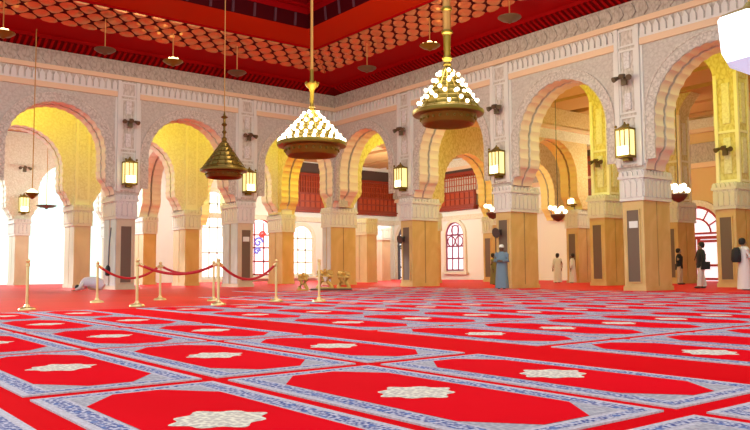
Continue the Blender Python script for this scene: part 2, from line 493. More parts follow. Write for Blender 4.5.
simple('wall_right_cross', 'y', 28.3, [X2, X3], face='carved_tan', back='carved_tan', sof='yellow_lit_plaster')
mb = MB(); fn = fr('y', 28.3)
mb.mbox(fn, X2-0.4, X3+0.4, 0.58, 0.80, 8.75, 8.95, 'peach'); mb.mbox(fn, X2-0.4, X3+0.4, 0.58, 0.70, 8.95, 9.99, 'carved_tan'); mb.mbox(fn, X2-0.4, X3+0.4, 0.58, 0.66, 8.2, 8.75, 'carved_cream')
struct(mb, 'trim_14')
# aisle ceilings: red panels between tan beams
mb = MB()
mb.box(25.6, 46, -14, 56, 10.3, 10.45, 'ceiling_red'); mb.box(-14, 25.6, 35.9, 56, 10.3, 10.45, 'ceiling_red')
for x0, x1 in ((25.7, 29.6), (30.2, 33.0), (33.6, 36.0), (36.8, 39.6), (40.2, 42.6), (43.4, 44.0)):
    mb.box(x0, x1, -14, 54, ZA, 10.3, 'tan_beam' if x0 > 30 else 'yellow_lit_plaster')
for y0, y1 in ((36.0, 45.0), (48.4, 53.0)):
    mb.box(-14, 25.6, y0, y1, ZA, 10.3, 'yellow_lit_plaster' if y0 < 40 else 'tan_beam')
struct(mb, 'ceiling_aisles')
# outer walls
mb = MB()
mb.box(X4, X4+0.6, -14, 29.0, 0, 10.4, 'tan_wall'); mb.box(X4, X4+0.6, 29.0, 54.5, 0, 10.4, 'pale_plaster'); mb.box(19.06, X4, Y4-0.1, Y4+0.6, 0, 10.4, 'pale_plaster')
struct(mb, 'wall_outer')
mb = MB()
mb.box(X4-0.16, X4, -14, Y4, 9.3, 9.9, 'carved_cream'); mb.box(X4-0.25, X4, -14, Y4, 9.05, 9.3, 'peach')
mb.box(X4-0.18, X4, -14, Y4, 7.2, 8.4, 'carved_frieze'); mb.box(X4-0.28, X4, -14, Y4, 6.9, 7.2, 'peach')
mb.box(25, X4, Y4-0.28, Y4-0.1, 4.9, 5.3, 'carved_cream'); mb.box(X4-0.16, X4, 28, Y4, 4.9, 5.3, 'carved_cream')
mb.box(25.7, 25.82, -14, 54, 9.5, 9.95, 'yellow_lit_plaster')
struct(mb, 'trim_12')

# ---------------------------------------------------------------- piers
piers = {}
def make_pier(x, y, axis, label, stone='gold_marble', tall=False, hall_face=True, grey=False, panel=True, cap='carved_white', group='marble piers of the hall'):
    """axis 'x': its hall face looks to -X (right arcade); 'y': its hall face looks to -Y (left arcade).
    local frame: along, out (towards the hall), up"""
    root = empty('pier', (x, y, 0), label, 'pier', group, 0 if axis == 'y' else -PI/2)
    # local: along = +x, out = -y
    hw, hd = 0.42, 0.84
    m = MB()
    m.box(-hw-0.04, hw+0.04, -hd-0.04, hd+0.04, 0, 0.16, stone)
    m.box(-hw, hw, -hd, -0.03, 0.16, 3.25, stone)
    m.box(-hw, hw, 0.03, hd, 0.16, 3.25, stone)
    m.box(-hw+0.03, hw-0.03, -0.03, 0.03, 0.16, 3.25, 'dark_seam')
    m.build('shaft', root)
    if panel:
        for s in (-1, 1):
            p = MB()
            p.box(-0.24, 0.24, s*(hd-0.02) if s > 0 else -hd-0.025, hd+0.025 if s > 0 else -hd+0.02, 0.32, 2.86, 'dark_panel')
            for (a, b, c, d) in ((-0.28, -0.24, 0.28, 2.90), (0.24, 0.28, 0.28, 2.90), (-0.24, 0.24, 0.28, 0.32), (-0.24, 0.24, 2.86, 2.90)):
                p.box(a, b, min(s*(hd-0.02), s*(hd+0.045)), max(s*(hd-0.02), s*(hd+0.045)), c, d, stone)
            p.build('panel', root)
    if grey == 'front':
        p = MB()
        for x0, x1 in ((-hw+0.03, -0.05), (0.05, hw-0.03)): p.box(x0, x1, -hd-0.035, -hd+0.01, 0.18, 3.2, 'grey_marble')
        p.build('facing', root)
    elif grey:
        p = MB()
        for y0, y1 in ((-hd+0.06, -0.10), (0.10, hd-0.06)):
            p.box(-hw-0.035, -hw+0.01, y0, y1, 0.18, 3.2, 'grey_marble')
        p.build('facing', root)
    # capital: base roll, fluted niches, upper tier
    c = MB()
    c.box(-hw-0.07, hw+0.07, -hd-0.07, hd+0.07, 3.20, 3.30, 'white_plaster')
    c.box(-hw-0.05, hw+0.05, -hd-0.05, hd+0.05, 3.30, 4.295, cap)
    def flutes(z0, z1, o, tip, w):
        for s in (-1, 1):
            for half, off, ax in ((hw+o, hd+o, 0), (hd+o, hw+o, 1)):
                n = max(2, int(round(2*half/w))); p = 2*half/n
                for k in range(n):
                    t = -half + p*(k+0.5); q = p*0.38
                    pts = [(t-q, z0), (t+q, z0), (t+q, z1-tip), (t, z1), (t-q, z1-tip)]
                    if ax == 0: c.prism(pts, lambda a, z: (a, s*(off-0.06), z), lambda a, z: (a, s*(off+0.035), z), 'white_plaster')
                    else: c.prism(pts, lambda a, z: (s*(off-0.06), a, z), lambda a, z: (s*(off+0.035), a, z), 'white_plaster')
    flutes(3.34, 3.98, 0.05, 0.14, 0.24)
    c.box(-hw-0.12, hw+0.12, -hd-0.10, hd+0.10, 4.00, 4.10, 'white_plaster')
    flutes(4.10, 4.29, 0.07, 0.08, 0.2)
    c.build('capital', root)
    if tall:
        u = MB()
        u.box(-0.44, 0.44, -0.44, 0.44, 4.30, 8.9, 'carved_yellow_lit')
        for sx in (-1, 1):
            for sy in (-1, 1):
                u.box(sx*0.44-0.07, sx*0.44+0.07, sy*0.44-0.07, sy*0.44+0.07, 4.30, 8.9, 'cream_plaster')
        for z in (4.34, 6.4, 8.8):
            u.box(-0.48, 0.48, -0.48, 0.48, z, z+0.1, 'cream_plaster')
        for z0, z1 in ((4.7, 6.2), (6.8, 8.5)):
            for s in (-1, 1):
                u.box(-0.15, 0.15, s*0.47-0.03, s*0.47+0.03, z0, z1, 'carved_cream'); u.box(s*0.47-0.03, s*0.47+0.03, -0.15, 0.15, z0, z1, 'carved_cream')
        u.build('upper_shaft', root)
        f = MB()
        rings = [(0.50 + 0.75*(k/10)**2.2, 8.7 + 1.29*k/10) for k in range(11)]
        vs = []; fs = []
        for h, z in rings: vs += [(-h, -0.5, z), (h, -0.5, z), (h, 0.5, z), (-h, 0.5, z)]
        for k in range(10):
            for q in range(4): fs.append((k*4+q, k*4+(q+1) % 4, k*4+4+(q+1) % 4, k*4+4+q))
        fs += [(3, 2, 1, 0), (40, 41, 42, 43)]
        f.add(vs, fs, 'carved_yellow_lit')
        f.build('bracket', root)
    piers[(round(x, 1), round(y, 1))] = root
    return root

PN = 'marble pier'
make_pier(XL, 9.5, 'x', 'gold marble pier of the right arcade beyond the right edge of the photo', group='piers of the right arcade')
make_pier(XL, 15.75, 'x', 'gold marble pier with white fluted capital, broadest in view, left of the walking man', group='piers of the right arcade')
make_pier(XL, 21.95, 'x', 'gold marble pier with white capital directly behind the man in the blue robe', group='piers of the right arcade')
make_pier(XL, 28.25, 'x', 'gold marble pier with white capital below the largest lit chandelier, right of the bright doorway', group='piers of the right arcade')
make_pier(XL, YL, 'x', 'gold marble pier where the two arcades meet, behind the carved gilt stands', grey='front', panel=False, group='piers of the right arcade')
make_pier(18.5, YL, 'y', 'grey-faced marble pier with dark panel, under the unlit brass chandelier', 'beige_marble', grey=True, group='piers of the left arcade')
make_pier(12.4, YL, 'y', 'grey-faced marble pier with dark panel, beside the kneeling worshipper at far left', 'beige_marble', grey=True, group='piers of the left arcade')
make_pier(6.25, YL, 'y', 'marble pier of the left arcade just outside the left edge of the photo', 'beige_marble', grey=True, group='piers of the left arcade')
# second rows
for y, lab in ((9.5, 'tall yellow-lit column pier in the right aisle beyond the right edge of the photo'),
               (15.75, 'tall yellow-lit pier between the walking man and the robed man with backpack'),
               (22.0, 'tall pier with carved yellow-lit shaft in the right aisle, left of the broadest gold pier'),
               (28.3, 'tall pier in the right aisle behind the pier with the man in blue')):
    make_pier(X2, y, 'x', lab, tall=y < 25, group='piers of the right aisle')
for y, lab in ((15.75, 'far aisle pier hidden behind the yellow-lit pier at right'), (22.0, 'far aisle pier near the red arched door'),
               (28.3, 'small far pier with lit sconce, right of the two small distant robed men')):
    make_pier(X3, y, 'x', lab, tall=y < 25, group='piers of the right aisle')
make_pier(X2, YL, 'x', 'far pier seen between the central gold pier and the pier with the man in blue', group='piers of the right aisle')
make_pier(X3, YL, 'x', 'far pier just right of the lilac arched window', group='piers of the right aisle')
for x, lab in ((6.25, 'pale pier of the inner left row, near the left edge of the photo'), (12.4, 'tan pier right of the brightest white doorway at left'),
               (18.5, 'tan pier behind the red ropes, left of the unlit brass chandelier'), (24.85, 'gold pier left of the carved gilt stands, under the middle lit chandelier')):
    make_pier(x, Y2, 'y', lab, 'gold_marble' if x > 15 else 'beige_marble', panel=False, group='piers of the inner left row')
for x, lab in ((6.25, 'outermost pale pier at the left edge beside the sunlit doorway'), (12.4, 'slim pale pier left of the brightest white doorway'),
               (18.5, 'outer pier seen through the left arch behind the red ropes')):
    make_pier(x, Y4, 'y', lab, 'beige_marble', panel=False, group='piers of the outer left row')
make_pier(18.5, Y3, 'y', 'gold pier behind the red ropes, just right of the kneeling worshipper\'s grey pier', 'gold_marble', panel=False, group='piers of the outer left row')
make_pier(24.85, Y3, 'y', 'distant pier seen behind the carved gilt stands', 'beige_marble', panel=False, group='piers of the outer left row')
make_pier(X2, Y2, 'y', 'distant pier seen just left of the central gold pier', 'beige_marble', panel=False, group='piers of the outer left row')
make_pier(X3, Y3, 'y', 'most distant pier by the bright doorway left of the central gold pier', 'beige_marble', panel=False, group='piers of the outer left row')

# ---------------------------------------------------------------- doors, windows, balconies of the outer walls
def arched(mb, fn, c, w, z0, z1, b0, b1, m, n=14, inset=0.0):
    r = w/2 - inset; zc = z1 - w/2
    pts = [(c-r, z0+inset), (c+r, z0+inset)] + [(c + r*math.cos(PI*i/n), zc + r*math.sin(PI*i/n)) for i in range(n+1)]
    mb.prism(pts, lambda a, z: fn(a, b0, z), lambda a, z: fn(a, b1, z), m)
def arch_frame(mb, fn, c, w, z0, z1, b0, b1, t, m, n=16):
    r1 = w/2; r0 = w/2 - t; zc = z1 - w/2
    pts = [(c+r1, z0)] + [(c + r1*math.cos(PI*i/n), zc + r1*math.sin(PI*i/n)) for i in range(n+1)] + [(c-r1, z0), (c-r0, z0)] + \
          [(c - r0*math.cos(PI*i/n), zc + r0*math.sin(PI*i/n)) for i in range(n+1)] + [(c+r0, z0)]
    mb.prism(pts, lambda a, z: fn(a, b0, z), lambda a, z: fn(a, b1, z), m)
def window(k, axis, line, c, w, z0, z1, iron, pane, style):
    fn = fr(axis, line)
    root = bpy.data.objects.new('window_%d' % k, None); COL.objects.link(root); root['kind'] = 'structure'
    m = MB(); arched(m, fn, c, w-0.1, z0, z1-0.05, 0.0, 0.05, pane); m.build('pane', root)
    m = MB(); arch_frame(m, fn, c, w+0.5, z0-0.1, z1+0.25, 0, 0.20, 0.25, 'cream_plaster')
    m.mbox(fn, c-w/2-0.4, c+w/2+0.4, 0, 0.3, z0-0.3, z0-0.1, 'cream_plaster'); m.build('surround', root)
    m = MB(); arch_frame(m, fn, c, w, z0, z1, 0.02, 0.14, 0.10, iron)
    for i in range(1, 3):
        a = c - w/2 + w*i/3; m.mbox(fn, a-0.05, a+0.05, 0.03, 0.11, z0, z1-w*0.12, iron)
    zc = z1 - w/2
    for z in (z0+0.05, z0+(zc-z0)*0.34, z0+(zc-z0)*0.68, zc): m.mbox(fn, c-w/2, c+w/2, 0.03, 0.11, z-0.06, z+0.06, iron)
    if style == 'tracery':
        for cx, cz, r in ((c, zc+w*0.18, w*0.20), (c-w*0.22, zc-w*0.25, w*0.2), (c+w*0.22, zc-w*0.25, w*0.2)):
            pts = [fn(cx + r*math.cos(2*PI*i/14), 0.08, cz + r*math.sin(2*PI*i/14)) for i in range(15)]
            m.tube(pts, 0.055, iron, 6)
    m.build('grille', root)
    if style == 'scroll':
        m = MB()
        for cx, cz, r, mm in ((c-0.1, z0+2.6, 0.42, 'blue_glass'), (c+0.25, z0+3.2, 0.3, 'red_glass'), (c-0.2, z0+1.9, 0.3, 'blue_glass')):
            pts = [fn(cx + r*(1-i/22)*math.cos(2*PI*i/14), 0.12, cz + r*(1-i/22)*math.sin(2*PI*i/14)) for i in range(19)]
            m.tube(pts, 0.09, mm, 6)
        m.build('scroll', root)
    return root
YW4 = Y4-0.1
window(1, 'x', X4, 45.7, 2.1, 0.75, 4.75, 'plum_iron', 'lilac_pane', 'tracery')
window(2, 'y', YW4, 30.2, 2.6, 0.5, 5.0, 'window_iron', 'daylight_pane', 'scroll')
window(3, 'y', YW4, 34.2, 2.2, 0.5, 4.6, 'cream_plaster', 'daylight_pane', 'plain')
window(4, 'x', X4, 32.6, 2.4, 0.6, 4.9, 'window_iron', 'orange_pane', 'plain')
window(5, 'x', X4, 38.6, 2.1, 0.75, 4.75, 'plum_iron', 'lilac_pane', 'tracery')
window(7, 'y', YW4, 26.2, 2.0, 0.3, 7.0, 'sign_white', 'daylight_pane', 'plain')
window(6, 'y', YW4, 38.0, 2.4, 0.5, 4.8, 'plum_iron', 'daylight_pane', 'plain')
# bright doorway beside the corner, dark iron leaf at its right
def door(k, axis, line, c, w, z1, iron, pane, leaf_z):
    fn = fr(axis, line)
    root = bpy.data.objects.new('door_%d' % k, None); COL.objects.link(root); root['kind'] = 'structure'
    m = MB(); arched(m, fn, c, w-0.1, 0.02, z1-0.05, 0.0, 0.05, pane); m.build('pane', root)
    m = MB(); arch_frame(m, fn, c, w+0.7, 0.0, z1+0.35, 0, 0.22, 0.35, 'carved_cream'); m.build('surround', root)
    m = MB(); arch_frame(m, fn, c, w, 0.0, z1, 0.02, 0.18, 0.16, iron)
    m.mbox(fn, c-w/2, c+w/2, 0.02, 0.2, leaf_z, leaf_z+0.18, iron)
    zc = z1-w/2
    m.mbox(fn, c-w/2, c+w/2, 0.02, 0.15, zc-0.06, zc+0.06, iron)
    pts = [fn(c + w*0.27*math.cos(PI*i/12), 0.09, zc + w*0.27*math.sin(PI*i/12)) for i in range(13)]; m.tube(pts, 0.06, iron, 6)
    for i in range(1, 6):
        a = PI*i/6; m.tube([fn(c + w*0.27*math.cos(a), 0.09, zc + w*0.27*math.sin(a)), fn(c + w*0.48*math.cos(a), 0.09, zc + w*0.48*math.sin(a))], 0.045, iron, 6)
    m.build('frame', root)
    for s in (-1, 1):
        m = MB()
        x0, x1 = sorted((c + s*0.06, c + s*(w/2-0.12)))
        for a0, a1 in ((x0, x0+0.16), (x1-0.16, x1)): m.mbox(fn, a0, a1, 0.04, 0.16, 0.05, leaf_z, iron)
        for z in (0.08, leaf_z*0.35, leaf_z-0.2): m.mbox(fn, x0, x1, 0.04, 0.15, z, z+0.14, iron)
        lf = m.build('leaf', root)
        m = MB(); m.mbox(fn, c + s*0.16-0.03, c + s*0.16+0.03, 0.15, 0.24, 1.0, 1.35, 'brass'); m.build('handle', lf)
    return root
door(1, 'x', X4, 24.6, 3.4, 4.6, 'window_iron', 'lilac_pane', 2.55)
door(2, 'x', X4, 51.6, 2.9, 4.9, 'dark_iron', 'daylight_pane', 2.9)

def balcony(axis, line, c, w, z0, z1, label):
    fn = fr(axis, line)
    p = fn(c, 0, z0)
    root = empty('balcony', p, label, 'balcony', 'wooden balconies above the outer walls')
    f2 = lambda a, b, z: tuple(Vector(fn(a, b, z)) - Vector(p))
    m = MB(); m.mbox(f2, c-w/2, c+w/2, 0, 0.55, z0, z0+0.22, 'redwood'); m.mbox(f2, c-w/2-0.1, c+w/2+0.1, 0, 0.62, z0+0.22, z0+0.3, 'redwood'); m.build('ledge', root)
    zm = z0 + (z1-z0)*0.5
    m = MB(); m.mbox(f2, c-w/2, c+w/2, 0.3, 0.42, z0+0.3, zm, 'redwood_light')
    n = 9
    for i in range(n+1):
        a = c-w/2 + w*i/n; m.mbox(f2, a-0.05, a+0.05, 0.28, 0.48, z0+0.3, zm, 'redwood')
    for z in (z0+0.3, z0+0.85, zm-0.15): m.mbox(f2, c-w/2, c+w/2, 0.28, 0.5, z, z+0.12, 'redwood')
    m.build('railing', root)
    m = MB(); m.mbox(f2, c-w/2, c+w/2, 0.05, 0.12, zm, z1, 'redwood')
    for i in range(19):
        a = c-w/2 + w*i/18; m.mbox(f2, a-0.035, a+0.035, 0.12, 0.22, zm, z1-0.2, 'redwood_light')
    for z in (zm+0.45, zm+0.95): m.mbox(f2, c-w/2, c+w/2, 0.12, 0.2, z, z+0.07, 'redwood_light')
    m.mbox(f2, c-w/2, c+w/2, 0.05, 0.35, z1-0.2, z1, 'redwood'); m.build('lattice_screen', root)
    m = MB(); m.mbox(f2, c-w/2, c+w/2, 0.0, 0.06, z1, z1+0.9, 'gap_shade'); m.build('opening_shade', root)  # flat dark sheet painted in for the shade of the gap above
    return root
balcony('y', YW4, 34.6, 4.6, 5.7, 9.0, 'orange-red wooden balcony seen directly below the middle lit chandelier')
balcony('y', YW4, 42.0, 4.2, 5.7, 8.8, 'red wooden lattice balcony above the bright doorway left of the central pier')
balcony('x', X4, 45.6, 5.0, 5.7, 8.8, 'dark red wooden balcony above the lilac arched window')
balcony('x', X4, 32.6, 1.7, 5.4, 8.6, 'narrow red wooden balcony above the orange arched window')

# ---------------------------------------------------------------- rugs
def make_rug(hw, hl):
    m = MB()
    m.box(-hw, hw, -hl, hl, 0.0, 0.010, 'rug_edge')
    def q(x0, x1, y0, y1, z, mm): m.add([(x0,y0,z),(x1,y0,z),(x1,y1,z),(x0,y1,z)], [(0,1,2,3)], mm)
    def ringq(i0, i1, z, mm):
        x, y, X, Y = hw-i1, hl-i1, hw-i0, hl-i0
        q(-X, X, y, Y, z, mm); q(-X, X, -Y, -y, z, mm); q(-X, -x, -y, y, z, mm); q(x, X, -y, y, z, mm)
    def ringr(ox, oy, ix, iy, z, mm):
        X, Y, x, y = hw-ox, hl-oy, hw-ix, hl-iy
        q(-X, X, y, Y, z, mm); q(-X, X, -Y, -y, z, mm); q(-X, -x, -y, y, z, mm); q(x, X, -y, y, z, mm)
    ringr(0.05, 0.045, 0.155, 0.105, 0.0112, 'rug_border')
    x, y = hw-0.18, hl-0.15
    q(-x, x, -y, y, 0.0112, 'rug_corner')
    cx, cy = 0.26, 0.33
    m.add([(-x+cx,-y,0.0124),(x-cx,-y,0.0124),(x,-y+cy,0.0124),(x,y-cy,0.0124),(x-cx,y,0.0124),(-x+cx,y,0.0124),(-x,y-cy,0.0124),(-x,-y+cy,0.0124)], [tuple(range(8))], 'rug_field')
    P = []
    for k in range(48):
        a = 2*PI*k/48; r = 1 + 0.10*math.cos(8*a)
        P.append((0.225*r*math.cos(a)*(1+0.12*abs(math.cos(a))**6), 0.205*r*math.sin(a)*(1+0.2*abs(math.sin(a))**8), 0.0136))
    m.add(P, [tuple(range(48))], 'rug_medal')
    me = m.build('prayer_rug', recalc=False)
    return me
rugs = {}
proto = {}
cols = [(-0.93-1.33, 0.61), (-0.93, 0.61), (0.41, 0.60), (1.807, 0.5925), (3.135, 0.62), (4.44, 0.56)]
cols += [(6.62 + 1.33*k, 0.605) for k in range(13)]
ordn = ['first', 'second', 'third', 'fourth', 'fifth', 'sixth', 'seventh', 'eighth', 'ninth', 'tenth', 'eleventh', 'twelfth', 'thirteenth', 'fourteenth']
for ci, (cx, hw) in enumerate(cols):
    key = round(hw, 3)
    ri = 0
    for k in range(-1, 10):
        cy = 3.61 + 2.76*k
        if cy < 0.5: 
            if cx < 2: continue
        lim = 15.2 if cx < 10.0 else (20.5 if cx < 14.5 else 26.5)
        if cy + 1.35 > lim + 1.2: continue
        # keep the ones inside the view
        a = math.atan2(cy+1.4, cx+0.6) if True else 0
        if math.atan2(cy-1.3, cx+0.6) > math.radians(52+29) or math.atan2(cy+1.4, cx-0.6) < math.radians(52-29): continue
        if abs(cx-17.5) < 1.9 and abs(cy-25.6) < 2.3: continue
        if key not in proto:
            o = make_rug(hw, 1.295); proto[key] = o
        else:
            o = proto[key].copy(); COL.objects.link(o)
        o.location = (cx, cy, 0)
        if ci <= 5:
            colname = {5: 'column just left of the wide plain strip', 4: 'second column left of the wide plain strip', 3: 'third column left of the wide plain strip', 2: 'fourth column left of the wide plain strip'}.get(ci, '%s column left of the wide plain strip' % ordn[5-ci])
        else:
            colname = 'first column right of the wide plain strip' if ci == 6 else '%s column right of the wide plain strip' % ordn[ci-6]
        tag(o, 'prayer rug, %s from the front, %s' % (ordn[ri], colname), 'rug', 'prayer rugs laid in rows on the hall floor')
        ri += 1

# ---------------------------------------------------------------- chandeliers
def chandelier(loc, R, label, rings, ztop, hc, thick, seed, matb='brass', jit=0.0, tmin=0.0):
    """loc: centre of the rim"""
    rnd = random.Random(seed)
    root = empty('chandelier', loc, label, 'chandelier', 'brass chandeliers over the hall')
    m = MB()
    m.lathe([(R*0.50, -0.04*R), (R*0.66, -0.27*R), (R*0.70, -0.30*R), (R*0.74, -0.26*R), (R*0.76, -0.10*R), (R*0.80, -0.04*R)], 0, 0, matb, 32)
    m.lathe([(R*0.02, -0.08*R), (R*0.52, -0.055*R), (R*0.50, -0.04*R)], 0, 0, 'dark_metal', 32)
    for i in range(24):
        a = 2*PI*i/24; m.sphere((R*0.765*math.cos(a), R*0.765*math.sin(a), -0.16*R), 0.04*R, matb, 6, 4)
    m.build('drum', root, smooth=True)
    m = MB(); m.lathe([(R*0.72, -0.06*R), (R*0.98, -0.03*R), (R*1.0, 0.03*R), (R*0.99, 0.08*R), (R*0.92, 0.11*R), (R*0.80, 0.10*R)], 0, 0, matb, 40)
    m.build('rim', root, smooth=True)
    m = MB()
    steps = 9 if rings else 6
    prof = []
    for j in range(steps):
        t0 = j/steps; r0 = (R*0.90)*(1-t0)+0.07*R*t0
        prof += [(r0, 0.08*R + hc*t0), (r0*0.97, 0.08*R + hc*(t0+0.45/steps)), (max(r0-0.86*R/steps, 0.05), 0.08*R + hc*(t0+0.75/steps))]
    prof.append((0.06*R, 0.08*R + hc))
    m.lathe(prof, 0, 0, matb, 32)
    for i in range(16):
        a = 2*PI*i/16
        m.tube([(R*0.93*math.cos(a), R*0.93*math.sin(a), 0.08*R), (0.08*R*math.cos(a), 0.08*R*math.sin(a), 0.08*R+hc)], 0.018*R, matb, 5)
    m.build('cone', root, smooth=True)
    m = MB(); zt = 0.08*R+hc
    if not rings:
        m.lathe([(0.09*R, zt-0.02), (0.12*R, zt+0.10*R), (0.05*R, zt+0.18*R), (0.05*R, zt+0.30*R), (0.11*R, zt+0.38*R), (0.045*R, zt+0.47*R), (0.05*R, zt+0.62*R),
                 (0.13*R, zt+0.70*R), (0.05*R, zt+0.80*R), (0.06*R, zt+0.95*R), (0.16*R, zt+1.02*R), (0.05*R, zt+1.10*R), (0.015, zt+1.3*R)], 0, 0, matb, 14)
    elif thick > 0.1:
        m.lathe([(0.07*R, zt-0.02), (0.13*R, zt+0.06*R), (0.09*R, zt+0.14*R), (0.15*R, zt+0.24*R), (0.09*R, zt+0.34*R), (0.11*R, zt+0.9*R)], 0, 0, matb, 16)
    else:
        m.lathe([(0.07*R, zt-0.02), (0.10*R, zt+0.08*R), (0.05*R, zt+0.16*R), (0.055*R, zt+0.36*R), (0.06*R, zt+0.52*R), (0.08*R, zt+0.62*R), (0.18*R, zt+0.72*R), (0.20*R, zt+0.77*R), (0.09*R, zt+0.77*R),
                 (0.06*R, zt+0.84*R), (0.05*R, zt+1.2*R)], 0, 0, matb, 16)
        for i in range(8):
            a = 2*PI*i/8; m.sphere((0.18*R*math.cos(a), 0.18*R*math.sin(a), zt+0.80*R), 0.035*R, matb, 6, 4)
    m.build('stem', root, smooth=True)
    m = MB(); z0 = zt + 0.9*R; pts = [(0, 0, z0), (0, 0, ztop - loc[2])]
    m.tube(pts, thick, 'rod_gold', 8)
    if thick > 0.1:
        z = z0 + 0.1
        while z < ztop-loc[2]-0.3:
            m.sphere((0, 0, z), thick*1.45, matb, 10, 5, 0.6); z += 0.75
    m.build('rod', root, smooth=True)
    bm_ = MB(); bm_.sphere((0, 0, 0), 0.036*R + 0.022, 'bulb', 8, 6); first = None
    k = 0
    for j, n in enumerate(rings):
        t = tmin + (1-tmin)*j/len(rings)
        for i in range(n):
            a = 2*PI*(i + 0.5*j)/n + rnd.uniform(-jit, jit)
            r = (R*0.93)*(1-t)+0.10*R*t; z = 0.08*R + 0.06*R + hc*t + rnd.uniform(-jit, jit)*0.6
            if first is None:
                first = bm_.build('bulb', root, smooth=True); o = first
            else:
                o = first.copy(); COL.objects.link(o)
            o.location = (r*math.cos(a), r*math.sin(a), z)
    return root
chandelier((13.68, 27.14, 4.72), 0.93, 'unlit conical brass chandelier at the left, hanging before the left arcade', [], 15.98, 1.12, 0.02, 1, 'dark_brass')
chandelier((14.72, 22.44, 5.20), 1.24, 'brass chandelier with tight rows of lit bulbs, hanging before the corner', [24, 20, 17, 13, 10, 7, 5], 15.98, 1.15, 0.055, 2)
chandelier((16.42, 17.25, 5.66), 1.13, 'largest brass chandelier with scattered lit bulbs, right of the corner', [16, 14, 12, 10, 8, 5, 3], 15.98, 1.42, 0.13, 3, jit=0.17, tmin=0.14)

# white glass lantern near the camera, upper right
root = empty('pendant_lantern', (11.94, 5.64, 4.26), 'big glowing white glass lantern hanging at the upper right edge', 'lamp', None, 0.35)
m = MB(); m.lathe([(0.38, -0.26), (0.46, -0.12), (0.50, 0.40), (0.46, 0.46)], 0, 0, 'lantern_glass', 6); m.build('glass_body', root)
m = MB(); m.lathe([(0.02, -0.47), (0.385, -0.265), (0.36, -0.25)], 0, 0, 'lantern_glass_shaded', 6); m.build('glass_base', root)
m = MB(); m.lathe([(0.46, 0.46), (0.42, 0.5), (0.1, 0.62), (0.04, 0.7)], 0, 0, 'brass', 6); m.build('cap', root)
m = MB(); m.tube([(0, 0, 0.68), (0, 0, 11.75)], 0.02, 'rod_gold', 6); m.build('rod', root)

# small hanging lamps under the gilt lattice
def small_lamp(loc, lit, label, top, R=0.44, grp='small hanging lamps below the gilt lattice'):
    root = empty('hanging_lamp', loc, label, 'lamp', grp)
    m = MB(); mm = 'brass' if lit else 'bronze'
    m.lathe([(0.03, -0.20), (0.08, -0.16), (0.14, -0.12), (R*0.65, -0.09), (R, 0.02), (R*0.97, 0.05), (R*0.5, 0.03), (0.08, 0.0)], 0, 0, mm, 18)
    m.build('bowl', root, smooth=True)
    m = MB(); m.tube([(0, 0, 0.0), (0, 0, top-loc[2])], 0.022, 'rod_gold', 6); m.build('rod', root)
    if lit:
        m = MB(); m.sphere((0, 0, 0.06), 0.17, 'bulb_dim', 10, 6)
        for i in range(5):
            a = 2*PI*i/5; m.sphere((R*0.62*math.cos(a), R*0.62*math.sin(a), 0.09), 0.06, 'bulb_dim', 8, 5)
        m.build('bulb', root, smooth=True)
    return root
zt = 11.28
small_lamp((6.44, 31.3, 9.92), True, 'lit gold hanging lamp at the left edge of the photo', zt)
small_lamp((10.32, 31.3, 9.95), False, 'unlit hanging lamp between the two lit gold ones at upper left', zt)
small_lamp((13.28, 31.3, 9.95), True, 'lit gold hanging lamp left of the thin chandelier rod at upper left', zt)
small_lamp((16.4, 31.3, 9.95), False, 'unlit hanging lamp just right of the unlit chandelier rod', zt)
small_lamp((21.0, 27.4, 10.05), False, 'unlit hanging lamp right of the middle chandelier rod near the ceiling corner', zt)
small_lamp((21.0, 23.1, 10.07), True, 'lit gold hanging lamp just left of the largest chandelier stem', zt)
small_lamp((21.0, 18.7, 10.07), False, 'unlit hanging lamp right of the largest chandelier under the red cornice', zt)
small_lamp((8.1, 33.2, 4.0), True, 'small lit lamp on a long rod in the leftmost arch', 11.0, 0.26, None)
small_lamp((13.26, 50.8, 5.0), False, 'dark hanging lamp silhouetted in the brightest white doorway', 9.98, 0.62, None)

# branched lamps of globe bulbs in the right aisle
def globe_lamp(loc, label):
    root = empty('globe_lamp', loc, label, 'lamp', 'globe lamps in the right aisle')
    m = MB(); m.lathe([(0.04, -0.42), (0.20, -0.34), (0.34, -0.18), (0.36, -0.08), (0.1, -0.02)], 0, 0, 'dark_wood', 14); m.tube([(0, 0, -0.1), (0, 0, 9.99-loc[2])], 0.02, 'dark_metal', 6)
    m.build('bowl', root, smooth=True)
    g = MB(); g.sphere((0, 0, 0), 0.11, 'bulb', 10, 6); first = None
    for i in range(8):
        a = 2*PI*i/8; r = 0.36 if i % 2 else 0.24
        if first is None: o = first = g.build('bulb', root, smooth=True)
        else: o = first.copy(); COL.objects.link(o)
        o.location = (r*math.cos(a), r*math.sin(a), 0.05 + (0.18 if i % 2 == 0 else 0.02) + (0.2 if i == 3 else 0))
globe_lamp((30.5, 24.25, 3.58), 'cluster of white globe bulbs hanging left of the small far sconce pier')
globe_lamp((28.5, 16.6, 3.85), 'cluster of white globe bulbs hanging right of the broadest gold pier')
globe_lamp((29.4, 27.6, 3.85), 'cluster of white globe bulbs beside the capital above the man in blue')

